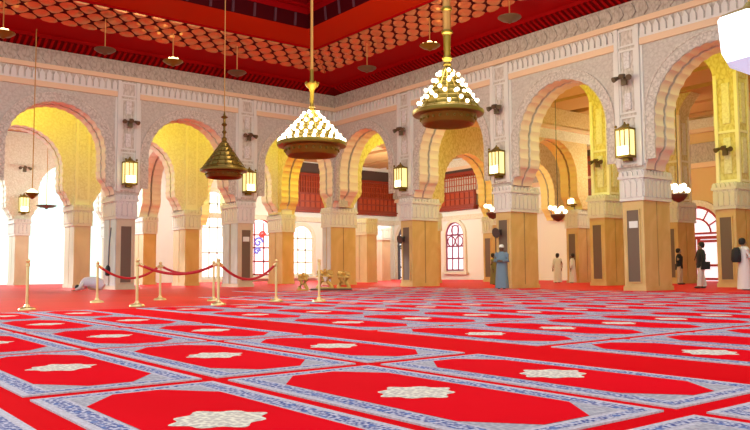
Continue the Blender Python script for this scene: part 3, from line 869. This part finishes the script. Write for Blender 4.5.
# ---------------------------------------------------------------- sconces and spotlight brackets on the pilasters
def make_sconce(loc, rz, label, grp):
    root = empty('wall_sconce', loc, label, 'lamp', grp, rz)
    # local: out = -y, base z = bottom
    m = MB(); m.box(-0.27, 0.27, -0.40, -0.06, 0.14, 1.10, 'sconce_glass'); m.build('glass', root)
    m = MB(); m.box(-0.20, 0.20, -0.43, -0.10, 0.16, 0.46, 'sconce_bulb'); m.build('bulb', root)
    m = MB()
    for x in (-0.285, 0.285):
        for y in (-0.42, -0.06): m.box(x-0.016, x+0.016, y-0.016, y+0.016, 0.06, 1.12, 'brass')
    for x in (-0.09, 0.09): m.box(x-0.012, x+0.012, -0.435, -0.405, 0.46, 1.06, 'brass')
    m.box(-0.29, 0.29, -0.45, -0.03, 0.06, 0.14, 'brass'); m.box(-0.29, 0.29, -0.45, -0.03, 1.05, 1.12, 'brass')
    m.box(-0.12, 0.12, -0.25, 0.02, -0.04, 0.06, 'brass')
    m.box(-0.05, 0.05, -0.10, 0.03, 0.2, 1.0, 'brass')
    m.build('frame', root)
    m = MB(); m.lathe([(0.27, 1.12), (0.16, 1.19), (0.05, 1.28), (0.02, 1.36)], 0, -0.24, 'brass', 8)
    for x, z in ((-0.25, 1.16), (0.25, 1.16)): m.sphere((x, -0.42, z+0.03), 0.055, 'brass', 8, 5)
    m.build('crown', root)
    return root
def place_sconce(x, y, z, axis, label, grp='lit sconces on the pilasters'):
    global S0
    rz = 0 if axis == 'y' else -PI/2
    if S0 is None: S0 = make_sconce((x, y, z), rz, label, grp); return S0
    return copy_tree(S0, (x, y, z), rz, label, grp)
S0 = None
fo = 0.10
place_sconce(XW-fo, 15.75, 4.66, 'x', 'lit lantern sconce above the broadest gold pier')
place_sconce(XW-fo, 21.95, 4.66, 'x', 'lit lantern sconce above the pier with the man in blue')
place_sconce(XW-fo, 28.25, 4.66, 'x', 'lit lantern sconce on the pilaster left of the largest chandelier')
place_sconce(18.5, YW-fo, 4.66, 'y', 'lit lantern sconce partly behind the unlit brass chandelier')
place_sconce(12.4, YW-fo, 4.66, 'y', 'lit lantern sconce on the pilaster at far left, above the grey pier')
place_sconce(X3-0.46, 28.3, 4.5, 'x', 'small distant lit sconce in the right aisle', None)
place_sconce(12.4, Y4-TH, 4.6, 'y', 'small distant lit sconce left of the brightest doorway', None)

def make_spots(loc, rz, label, grp):
    root = empty('spotlight_bracket', loc, label, 'spotlight', grp, rz); root.scale = (0.72, 0.72, 0.72)
    m = MB(); m.box(-0.06, 0.06, -0.25, 0.02, -0.06, 0.06, 'bronze'); m.tube([(-0.36, -0.28, 0.02), (0.36, -0.28, 0.02)], 0.04, 'bronze', 8)
    m.build('arm', root)
    for x, dz, a in ((-0.32, 0.08, -0.35), (0.0, 0.16, 0.0), (0.32, 0.06, 0.35)):
        m = MB(); m.tube([(x, -0.24, dz), (x + a*0.25, -0.46, dz-0.10), (x + a*0.34, -0.54, dz-0.14)], [0.07, 0.13, 0.15], 'bronze', 10)
        m.build('lamp_head', root, smooth=True)
    m = MB(); m.box(-0.14, 0.14, -0.34, -0.18, -0.36, -0.06, 'bronze'); m.build('control_box', root)
    return root
P0 = None
def place_spots(x, y, z, axis, label, grp='spotlight brackets on the pilasters'):
    global P0
    rz = 0 if axis == 'y' else -PI/2
    if P0 is None: P0 = make_spots((x, y, z), rz, label, grp); return P0
    return copy_tree(P0, (x, y, z), rz, label, grp)
place_spots(XW-fo, 15.75, 7.62, 'x', 'bronze spotlight bracket high above the sconce of the broadest gold pier')
place_spots(XW-fo, 21.95, 7.62, 'x', 'bronze spotlight bracket just right of the largest chandelier')
place_spots(XW-fo, 28.25, 7.62, 'x', 'bronze spotlight bracket just left of the largest chandelier')
place_spots(18.5, YW-fo, 7.62, 'y', 'bronze spotlight bracket right of the unlit chandelier stem')
place_spots(12.4, YW-fo, 7.62, 'y', 'bronze spotlight bracket on the far left pilaster')
place_spots(X2-0.48, 15.75, 5.7, 'x', 'bronze spotlight bracket on the yellow-lit shaft at far right', None)
place_spots(X2-0.48, 22.0, 5.9, 'x', 'bronze spotlight bracket on the yellow-lit shaft left of the broadest pier', None)
place_spots(12.4, Y4-TH, 7.6, 'y', 'small distant spotlight bracket seen through the leftmost arch', None)

# signs and wall speakers on the piers
def plaque(x, y, z, axis, label, w=0.34, h=0.24):
    fn = (lambda a, b, c: (b, a, c)) if axis == 'x' else (lambda a, b, c: (a, b, c))
    m = MB(); m.mbox(fn, -w/2, w/2, -0.03, 0.0, -h/2, h/2, 'sign_white')
    o = m.build('wall_plaque'); o.location = (x, y, z); tag(o, label, 'sign', 'small white signs on the piers')
plaque(XW-0.02, 15.72, 2.35, 'x', 'small white sign on the dark panel of the broadest gold pier')
plaque(18.5, YW-0.02, 2.4, 'y', 'small white sign on the dark panel of the pier below the unlit chandelier')
def wall_speaker(x, y, z, label):
    root = empty('wall_speaker', (x, y, z), label, 'speaker', 'round wall speakers', -PI/2)
    m = MB(); m.tube([(0, 0.0, 0), (0, -0.10, 0), (0, -0.26, -0.03)], [0.05, 0.10, 0.22], 'dark_metal', 14); m.build('horn', root, smooth=True)
    m = MB(); m.box(-0.08, 0.08, -0.08, 0.02, -0.12, 0.12, 'dark_metal'); m.build('bracket', root)
wall_speaker(XW-0.045, 22.1, 2.35, 'dark round wall speaker on the pier above the man in blue')
wall_speaker(XW-0.045, 28.4, 2.3, 'dark round wall speaker on the pier right of the bright doorway')
# a black bag hanging at the grey pier
root = empty('hanging_bag', (11.70, 34.55, 0.9), 'small black bag hanging on the grey pier near the kneeling worshipper', 'bag')
m = MB(); m.lathe([(0.10, -0.28), (0.17, -0.22), (0.18, 0.05), (0.12, 0.16), (0.05, 0.2)], 0, 0, 'jacket_black', 10, 0.6, 1.1); m.build('body', root, smooth=True)
m = MB(); m.tube([(0.02, 0, 0.18), (0.05, 0, 1.2), (0.12, 0.0, 1.9)], 0.03, 'dark_iron', 6); m.build('strap', root)

# ---------------------------------------------------------------- rope barrier
posts = {}
def make_stanchion(loc, label, h=1.0, mm='gold_post'):
    root = empty('stanchion', loc, label, 'barrier post', 'rope barrier posts')
    m = MB(); m.lathe([(0.17, 0.0), (0.17, 0.02), (0.15, 0.045), (0.06, 0.07), (0.035, 0.12)], 0, 0, mm, 20); m.build('base', root, smooth=True)
    m = MB(); m.lathe([(0.030, 0.08), (0.030, h-0.1), (0.042, h-0.09), (0.042, h-0.03), (0.03, h-0.02)], 0, 0, mm, 14); m.build('post', root, smooth=True)
    m = MB(); m.sphere((0, 0, h+0.015), 0.045, mm, 12, 8); m.build('finial', root, smooth=True)
    return root
ST = [('a', (4.11, 17.03, 0), 'leftmost thin barrier post, before the brightest doorway'),
      ('b', (6.48, 19.89, 0), 'gold barrier post just left of the grey pier with the kneeling worshipper'),
      ('c', (6.30, 16.65, 0), 'gold barrier post in front of the grey pier at left, nearest of the roped posts'),
      ('d', (8.36, 20.38, 0), 'gold barrier post second from the left behind the others, between the two grey piers'),
      ('e', (9.10, 18.6, 0), 'gold barrier post behind its twin under the unlit chandelier'),
      ('f', (7.90, 15.9, 0), 'gold barrier post in front of its twin under the unlit chandelier'),
      ('g', (9.90, 16.73, 0), 'gold barrier post at the right end of the red ropes'),
      ('h', (10.65, 15.91, 0), 'gold barrier post without a rope, before the carved gilt stands')]
s0 = None
for k, loc, lab in ST:
    loc = (loc[0], loc[1], 0.0125 if loc[1] < 17 else 0.0)
    if s0 is None: s0 = make_stanchion(loc, lab)
    else: copy_tree(s0, loc, 0, lab, 'rope barrier posts')
    posts[k] = Vector(loc)
def rope(a, b, sag, label):
    A = posts[a] + Vector((0, 0, 0.93)); B = posts[b] + Vector((0, 0, 0.93))
    d = (B-A); d.z = 0; d.normalize(); A = A + d*0.045; B = B - d*0.045
    root = empty('barrier_rope', A, label, 'rope', 'red barrier ropes')
    pts = []
    for i in range(17):
        t = i/16; p = A.lerp(B, t); p.z -= sag*4*t*(1-t); pts.append(p - A)
    m = MB(); m.tube(pts, 0.032, 'rope_red', 8); m.build('cord', root, smooth=True)
    for p, q in ((pts[0], pts[1]), (pts[-1], pts[-2])):
        m = MB(); m.tube([p, p + (q-p).normalized()*0.09], 0.040, 'gold_post', 8); m.build('hook', root)
rope('b', 'd', 0.32, 'red rope sagging before the grey pier at left')
rope('c', 'f', 0.22, 'nearer of the two crossing red ropes between the grey piers')
rope('d', 'e', 0.20, 'farther of the two crossing red ropes between the grey piers')
rope('f', 'g', 0.36, 'red rope sagging deepest under the unlit chandelier at the right end')

# ---------------------------------------------------------------- carved gilt stands on a low dark board
ux, uy = 0.788, -0.616
def along(p0, s, d=0.0): return (p0[0]+ux*s+uy*-d*0, p0[1]+uy*s, 0)
rz0 = math.atan2(uy, ux)
B0 = Vector((17.55, 25.55, 0))
root = tag(MB.build((lambda m: (m.box(-0.7, 0.95, -0.32, 0.32, 0.0, 0.07, 'dark_wood'), m)[1])(MB()), 'low_platform'), 'low dark wooden board under the carved gilt stands', 'platform')
root.location = B0; root.rotation_euler = (0, 0, rz0)
def gilt_stand(loc, label, w, h):
    root = empty('carved_stand', loc, label, 'stand', 'carved gilt stands by the corner pier', rz0)
    m = MB()
    for s in (-1, 1):
        pts = [(s*w*0.42, 0, 0.02), (s*w*0.30, 0, h*0.20), (s*w*0.12, 0, h*0.38), (s*w*0.20, 0, h*0.55), (s*w*0.36, 0, h*0.62)]
        m.tube(pts, [0.075, 0.07, 0.085, 0.075, 0.075], 'giltwood', 8)
    m.box(-w*0.5, w*0.5, -0.10, 0.10, 0.0, 0.05, 'giltwood'); m.build('legs', root, smooth=True)
    m = MB()
    for s in (-1, 1):
        pts = []
        for i in range(22):
            a = i/21*2.2*2*PI/1.4; r = w*0.20*(1-i/26)
            pts.append((s*(w*0.25 + r*math.cos(a)*0.95), 0.0, h*0.74 + r*math.sin(a)))
        m.tube(pts, 0.062, 'giltwood', 7)
    m.build('scrolls', root, smooth=True)
    m = MB(); m.box(-w*0.5, w*0.5, -0.16, 0.16, h*0.60, h*0.66, 'giltwood')
    m.lathe([(0.03, h*0.66), (0.09, h*0.75), (0.11, h*0.84), (0.05, h*0.93), (0.07, h*0.97), (0.01, h*1.02)], 0, 0, 'giltwood', 12)
    m.build('top_rail', root, smooth=True)
g0 = B0 + Vector((0, 0, 0.073))
dv = Vector((ux, uy, 0))
gilt_stand(g0 + dv*(-0.14), 'carved gilt stand with scrolls in the middle, right behind the ropeless post', 0.72, 0.78)
gilt_stand(g0 + dv*0.62, 'carved gilt stand with scrolls at the right end of the dark board', 0.56, 0.72)
gp = B0 + dv*(-1.02) + Vector((0, 0, 0))
gilt_stand(gp, 'smaller carved gilt stand left of the dark board', 0.42, 0.70)

# ---------------------------------------------------------------- people
def skin_mesh(name, pts, edges, parent, m, sub=2):
    me = bpy.data.meshes.new(name); me.from_pydata([p[0] for p in pts], edges, [])
    o = bpy.data.objects.new(name, me); COL.objects.link(o)
    md = o.modifiers.new('Skin', 'SKIN'); md.use_smooth_shade = True
    ly = me.skin_vertices[0].data if me.skin_vertices else None
    if ly is None:
        bpy.context.view_layer.objects.active = o
        bpy.context.view_layer.update()
        ly = me.skin_vertices[0].data
    for i, p in enumerate(pts): ly[i].radius = (p[1], p[2] if len(p) > 2 else p[1])
    ly[0].use_root = True
    sb = o.modifiers.new('Sub', 'SUBSURF'); sb.levels = sub; sb.render_levels = sub
    bpy.context.view_layer.update()
    dg = bpy.context.evaluated_depsgraph_get()
    nm = bpy.data.meshes.new_from_object(o.evaluated_get(dg))
    o.modifiers.clear(); o.data = nm; bpy.data.meshes.remove(me); nm.name = name
    nm.materials.clear(); nm.materials.append(MATS[m])
    for p in nm.polygons: p.use_smooth = True
    o.parent = parent
    return o

def loft(name, rings, m, parent, n=18, close=True):
    """rings: (cx, cy, z, rx, ry)"""
    mb = MB(); vs = []; fs = []
    for (cx, cy, z, rx, ry) in rings:
        for i in range(n):
            a = 2*PI*i/n; fold = 1 + (0.05*math.sin(a*6) if z < 0.75 else 0.0)
            vs.append((cx + rx*fold*math.cos(a), cy + ry*fold*math.sin(a), z))
    for j in range(len(rings)-1):
        for i in range(n):
            k = (i+1) % n; fs.append((j*n+i, j*n+k, (j+1)*n+k, (j+1)*n+i))
    fs.append(tuple(range(n))[::-1]); fs.append(tuple((len(rings)-1)*n+i for i in range(n)))
    mb.add(vs, fs, m)
    return mb.build(name, parent, smooth=True)

def person(loc, yaw, label, H=1.75, robe=None, jacket=None, trousers=None, skin='skin', arms='fold', stride=0.0, cap=None, bag=None, backpack=None, group=None):
    """standing figure facing local -Y"""
    root = empty('person', loc, label, 'person', group, yaw)
    s = H/1.75
    V = lambda x, y, z: (x*s, y*s, z*s)
    pts = []; ed = []
    def add(p, r, parent=None, r2=None):
        pts.append((V(*p), r*s, (r2 or r)*s)); i = len(pts)-1
        if parent is not None: ed.append((parent, i))
        return i
    pel = add((0, 0, 0.95), 0.145, None, 0.115)
    wa = add((0, 0.0, 1.10), 0.135, pel, 0.105); ch = add((0, 0.0, 1.30), 0.165, wa, 0.115); up = add((0, 0.005, 1.42), 0.10, ch, 0.08)
    nk = add((0, 0.0, 1.50), 0.055, up); h0 = add((0, -0.005, 1.57), 0.080, nk, 0.095); h1 = add((0, -0.005, 1.65), 0.088, h0, 0.108); add((0, 0.0, 1.725), 0.062, h1, 0.078)
    ns = add((0, -0.098, 1.625), 0.012, h1)
    for sd in (-1, 1):
        st = stride*sd
        hp = add((sd*0.09, 0, 0.88), 0.092, pel); kn = add((sd*0.10, -0.02 - st*0.5, 0.49), 0.058, hp); an = add((sd*0.10, -st + (0.0 if st >= 0 else 0.03), 0.09), 0.040, kn)
        add((sd*0.105, -st-0.14, 0.045), 0.036, an)
        sh = add((sd*0.19, 0.01, 1.40), 0.065, ch)
        if arms == 'fold': el = (sd*0.25, -0.02, 1.12); wr = (sd*0.06, -0.23, 1.12); hd = (sd*-0.02, -0.25, 1.11); f = Vector((-sd*0.9, -0.3, -0.1))
        elif arms == 'phone' and sd > 0: el = (0.25, -0.05, 1.12); wr = (0.14, -0.28, 1.24); hd = (0.11, -0.34, 1.28); f = Vector((-0.3, -0.5, 0.8))
        else: el = (sd*0.26, 0.02, 1.12); wr = (sd*0.27, -0.06, 0.87); hd = (sd*0.265, -0.08, 0.79); f = Vector((-sd*0.1, -0.15, -1))
        e = add(el, 0.042, sh); w = add(wr, 0.028, e); h = add(hd, 0.034, w, 0.018)
        f.normalize(); side = f.cross(Vector((0, 1, 0.2))).normalized()
        for q, ln in ((-1.5, 0.065), (-0.5, 0.08), (0.5, 0.085), (1.5, 0.072)):
            b = Vector(hd) + side*q*0.019 + f*0.025
            k1 = b + f*ln*0.5; k2 = b + f*ln + Vector((0, 0.02, -0.01))
            i1 = add(tuple(b), 0.0095, h); i2 = add(tuple(k1), 0.009, i1); add(tuple(k2), 0.0075, i2)
        t1 = Vector(hd) - side*0.035 - f*0.01; i1 = add(tuple(t1), 0.011, h); add(tuple(t1 - side*0.02 + f*0.035), 0.009, i1)
        # ears on the head
        add((sd*0.085, 0.0, 1.62), 0.016, h0, 0.024)
    skin_mesh('body', pts, ed, root, skin, 1)
    for sd in (-1, 1):
        m = MB(); m.sphere(V(sd*0.032, -0.088, 1.648), 0.013*s, 'eye_white', 8, 5); o = m.build('eye', root, smooth=True)
    m = MB(); m.tube([V(-0.028, -0.092, 1.572), V(0, -0.097, 1.570), V(0.028, -0.092, 1.572)], 0.008*s, 'redwood', 5); m.build('mouth', root)
    # hair or cap
    m = MB(); prof = [(0.100, 1.645), (0.112, 1.68), (0.104, 1.725), (0.074, 1.765), (0.01, 1.78)] if cap else [(0.085, 1.555), (0.108, 1.60), (0.116, 1.66), (0.110, 1.72), (0.078, 1.77), (0.01, 1.79)]
    m.lathe([(r*s, z*s) for r, z in prof], 0, (0.018 if cap else 0.038)*s, cap or 'hair', 16, 0.92, 1.02); m.build('cap' if cap else 'hair', root, smooth=True)
    def sleeve(mat_, long=True):
        for sd in (-1, 1):
            if arms == 'fold': L = [(sd*0.15, 0.0, 1.43), (sd*0.21, 0.0, 1.36), (sd*0.26, -0.02, 1.12), (sd*0.09, -0.215, 1.12)]
            elif arms == 'phone' and sd > 0: L = [(0.15, 0, 1.43), (0.21, 0, 1.36), (0.255, -0.05, 1.12), (0.15, -0.265, 1.23)]
            else: L = [(sd*0.15, 0, 1.43), (sd*0.21, 0, 1.36), (sd*0.265, 0.02, 1.12), (sd*0.272, -0.055, 0.90)]
            m = MB(); m.tube([V(*p) for p in L], [0.085*s, 0.088*s, 0.075*s, 0.075*s if robe else 0.05*s], mat_, 12); m.build('sleeve', root, smooth=True)
    if robe:
        R = [(0, 0, 0.04, 0.27, 0.23), (0, 0, 0.35, 0.25, 0.21), (0, 0, 0.8, 0.225, 0.18), (0, 0, 1.05, 0.205, 0.16), (0, 0, 1.25, 0.215, 0.155), (0, 0, 1.38, 0.215, 0.135), (0, 0, 1.45, 0.14, 0.10), (0, 0, 1.49, 0.075, 0.075)]
        loft('robe', [(x*s, y*s, z*s, a*s, b*s) for x, y, z, a, b in R], robe, root); 
        if not jacket: sleeve(robe)
    if jacket:
        R = [(0, 0, 0.78, 0.215, 0.165), (0, 0, 1.0, 0.20, 0.155), (0, 0, 1.22, 0.225, 0.165), (0, 0, 1.38, 0.22, 0.145), (0, 0, 1.45, 0.14, 0.105), (0, 0, 1.50, 0.078, 0.078)]
        if robe: R = [(x, y, z, a+0.02, b+0.02) for x, y, z, a, b in R]
        loft('jacket', [(x*s, y*s, z*s, a*s, b*s) for x, y, z, a, b in R], jacket, root); sleeve(jacket)
    if trousers:
        for sd in (-1, 1):
            st = stride*sd
            L = [(sd*0.07, 0, 0.94), (sd*0.095, 0, 0.80), (sd*0.105, -0.02 - st*0.5, 0.49), (sd*0.105, -st + 0.01, 0.09)]
            m = MB(); m.tube([V(*p) for p in L], [0.125*s, 0.125*s, 0.095*s, 0.085*s], trousers, 14); m.build('trouser_leg', root, smooth=True)
    for sd in (-1, 1):
        st = stride*sd
        m = MB(); m.sphere((0, 0, 0), 0.05*s, 'shoe', 10, 6, 0.8); o = m.build('shoe', root, smooth=True); o.scale = (1, 2.6, 1); o.location = V(sd*0.105, -st-0.06, 0.041)
    if bag:
        m = MB(); m.box(0.22*s, 0.34*s, -0.10*s, 0.22*s, 0.72*s, 1.02*s, bag); m.build('shoulder_bag', root)
        m = MB(); m.tube([V(0.28, 0.05, 1.0), V(0.245, 0.09, 1.30), V(0.16, 0.03, 1.48), V(0.0, -0.155, 1.36), V(-0.2, -0.17, 1.08)], 0.018*s, bag, 6); m.build('bag_strap', root)
    if backpack:
        m = MB(); rr = [(0, 0.27, 0.95, 0.16, 0.12), (0, 0.28, 1.05, 0.19, 0.15), (0, 0.27, 1.35, 0.18, 0.13), (0, 0.25, 1.46, 0.10, 0.08)]
        loft('backpack', [(x*s, y*s, z*s, a*s, b*s) for x, y, z, a, b in rr], backpack, root)
    return root
# yaw 0 faces -Y; the camera lies towards (-0.74, -0.67)
person((22.55, 20.75, 0.0125), -1.1, 'man in a long blue-grey robe and white cap standing with folded hands by a pier', 1.74, robe='robe_blue', cap='cap_white', arms='fold')
person((29.55, 27.75, 0), 0.4, 'person in an olive green robe standing behind the man in blue', 1.62, robe='robe_green', arms='phone', skin='skin')
person((28.5, 15.75, 0), -2.3, 'man in black jacket and white trousers walking by the red arched door with a bag', 1.78, jacket='jacket_black', trousers='trouser_white', bag='jacket_black', stride=0.14, arms='down', skin='skin_mid')
person((34.8, 20.35, 0), 0.4, 'man in black jacket and beige trousers right of the broadest gold pier', 1.74, jacket='jacket_black', trousers='trouser_beige', bag='jacket_black', stride=0.05, arms='down', skin='skin_mid')
person((26.75, 13.2, 0), 1.0, 'man in a long white robe with a black backpack at the right edge', 1.80, robe='robe_white', arms='fold', skin='skin_mid', backpack='jacket_black')
person((27.5, 13.0, 0), 2.2, 'man in pale blue shirt and white robe half hidden behind the man with the backpack', 1.78, robe='robe_pale', arms='down', skin='skin_mid')
person((36.0, 28.75, 0), 2.6, 'left of two small distant men in white robes in the right aisle', 1.70, robe='robe_white', arms='down', skin='skin')
person((35.9, 27.6, 0), -2.6, 'right of two small distant men in white robes in the right aisle', 1.66, robe='robe_white', arms='down', skin='skin')

# worshipper in prostration at the far left pier (head towards local -Y)
root = empty('person', (10.35, 33.0, 0), 'person in a white robe kneeling bowed to the floor beside the grey pier', 'person', None, 0.0)
root.rotation_euler = (0, 0, math.atan2(-0.616, 0.788) - PI/2)
pts = [((0, 0.32, 0.36), 0.16, 0.15), ((0, 0.14, 0.42), 0.135, 0.115), ((0, -0.10, 0.38), 0.155, 0.115), ((0, -0.24, 0.27), 0.09, 0.08), ((0, -0.32, 0.20), 0.055), ((0, -0.40, 0.135), 0.08, 0.09), ((0, -0.48, 0.11), 0.07, 0.08)]
ed = [(0,1),(1,2),(2,3),(3,4),(4,5),(5,6)]
for sd in (-1, 1):
    def ad(p, r, par):
        pts.append((p, r, r)); ed.append((par, len(pts)-1)); return len(pts)-1
    k = ad((sd*0.12, 0.05, 0.12), 0.075, 0); a = ad((sd*0.11, 0.45, 0.07), 0.045, k); ad((sd*0.11, 0.60, 0.05), 0.035, a)
    sh = ad((sd*0.20, -0.16, 0.33), 0.06, 2); e = ad((sd*0.30, -0.24, 0.10), 0.042, sh); w = ad((sd*0.20, -0.44, 0.045), 0.028, e); h = ad((sd*0.18, -0.52, 0.035), 0.03, w)
    for q in (-1.5, -0.5, 0.5, 1.5):
        b = ad((sd*0.18 + q*0.02, -0.55, 0.03), 0.0095, h); c = ad((sd*0.18 + q*0.023, -0.60, 0.026), 0.009, b); ad((sd*0.18 + q*0.025, -0.64, 0.02), 0.0075, c)
    t = ad((sd*0.18 - sd*0.04, -0.53, 0.03), 0.011, h); ad((sd*0.18 - sd*0.06, -0.56, 0.028), 0.009, t)
skin_mesh('body', pts, ed, root, 'skin_mid', 1)
m = MB(); m.tube([(0, 0.66, 0.16), (0, 0.52, 0.26), (0, 0.36, 0.33), (0, 0.15, 0.37), (0, -0.10, 0.35), (0, -0.22, 0.28)], [0.14, 0.24, 0.27, 0.24, 0.22, 0.15], 'robe_lilac', 16)
o = m.build('robe', root, smooth=True); 
for v in o.data.vertices: v.co.z = max(v.co.z, 0.02)
for sd in (-1, 1):
    m = MB(); m.tube([(sd*0.14, -0.12, 0.34), (sd*0.21, -0.17, 0.32), (sd*0.30, -0.24, 0.12), (sd*0.22, -0.40, 0.07)], [0.08, 0.085, 0.07, 0.055], 'robe_white', 10); m.build('sleeve', root, smooth=True)
m = MB(); m.sphere((0, -0.445, 0.165), 0.105, 'hair', 12, 8); m.build('hair', root, smooth=True)

# ---------------------------------------------------------------- light
w = bpy.data.worlds.new('World'); scn.world = w; w.use_nodes = True
bg = w.node_tree.nodes['Background']; bg.inputs[0].default_value = (0.66, 0.92, 0.84, 1); bg.inputs[1].default_value = 1.62
def light(kind, name, loc, energy, col, size=1.0, rot=None, sy=None):
    l = bpy.data.lights.new(name, kind); l.energy = energy; l.color = col
    if kind == 'AREA':
        l.size = size
        if sy: l.shape = 'RECTANGLE'; l.size_y = sy
    elif kind == 'POINT': l.shadow_soft_size = size
    o = bpy.data.objects.new(name, l); o.location = loc; COL.objects.link(o)
    if rot: o.rotation_euler = rot
    return o
YEL = (0.90, 1.0, 0.10); WARM = (0.95, 0.88, 0.55)
# cove lamps of the first aisles
for y in (12.6, 18.85, 25.1, 31.6): light('POINT', 'aisle_light', (28.1, y, 7.8), 250, YEL, 0.4)
for x in (3.1, 9.3, 15.4, 21.6): light('POINT', 'aisle_light', (x, 38.2, 9.0), 170, (0.92, 1.0, 0.06), 0.4)
light('POINT', 'aisle_light', (28.1, 38.2, 8.6), 300, YEL, 0.4)
for y in (15.7, 25.1, 34.0, 44.0): light('POINT', 'aisle_light', (38.0, y, 6.5), 380, WARM, 0.5)
for x in (30.0, 36.0): light('POINT', 'aisle_light', (x, 46.0, 6.0), 800, (0.80, 1.0, 0.96), 0.5)  # added points imitating daylight on the pale outer wall, no lamps there
# warm light of the chandeliers
for p in ((14.72, 22.44, 6.6), (16.42, 17.25, 7.1)): light('POINT', 'chandelier_light', p, 800, (1, 0.84, 0.50), 0.8)
light('AREA', 'hall_fill_light', (6, 10, 15.9), 3000, (0.86, 0.97, 1.0), 22.0)  # unseen overhead fill added to brighten the carpet
for x in (9.3, 15.4, 21.6): light('POINT', 'side_aisle_fill', (x, 48.0, 6.0), 420, (0.82, 1.0, 0.92), 0.6)  # added fill that stands in for daylight in the left aisles
# low sun through the open left doors
s = light('SUN', 'sun', (10, 80, 30), 3.0, (1, 0.97, 0.92)); s.data.angle = 0.03
s.rotation_euler = Vector((0.35, -1.0, -0.24)).to_track_quat('-Z', 'Y').to_euler()

# ---------------------------------------------------------------- camera
F = 763.0; yaw = math.radians(52.0); pit = math.atan(56/F); rol = math.atan(0.0067)
f0 = Vector((math.cos(yaw)*math.cos(pit), math.sin(yaw)*math.cos(pit), math.sin(pit)))
r0 = Vector((math.sin(yaw), -math.cos(yaw), 0)); u0 = r0.cross(f0)
r = r0*math.cos(rol) - u0*math.sin(rol); u = u0*math.cos(rol) + r0*math.sin(rol)
cam = bpy.data.cameras.new('camera'); cam.sensor_width = 36.0; cam.lens = 36.0*F/750.0; cam.clip_end = 400; cam.clip_start = 0.05
co = bpy.data.objects.new('camera', cam); COL.objects.link(co)
M = Matrix((r, u, -f0)).transposed().to_4x4(); M.translation = Vector((0, 0, 0.76)); co.matrix_world = M
scn.camera = co
vs_ = scn.view_settings
vs_.view_transform = 'Standard'; vs_.look = 'None'; vs_.gamma = 1.0; vs_.use_curve_mapping = False; vs_.exposure = 0.0
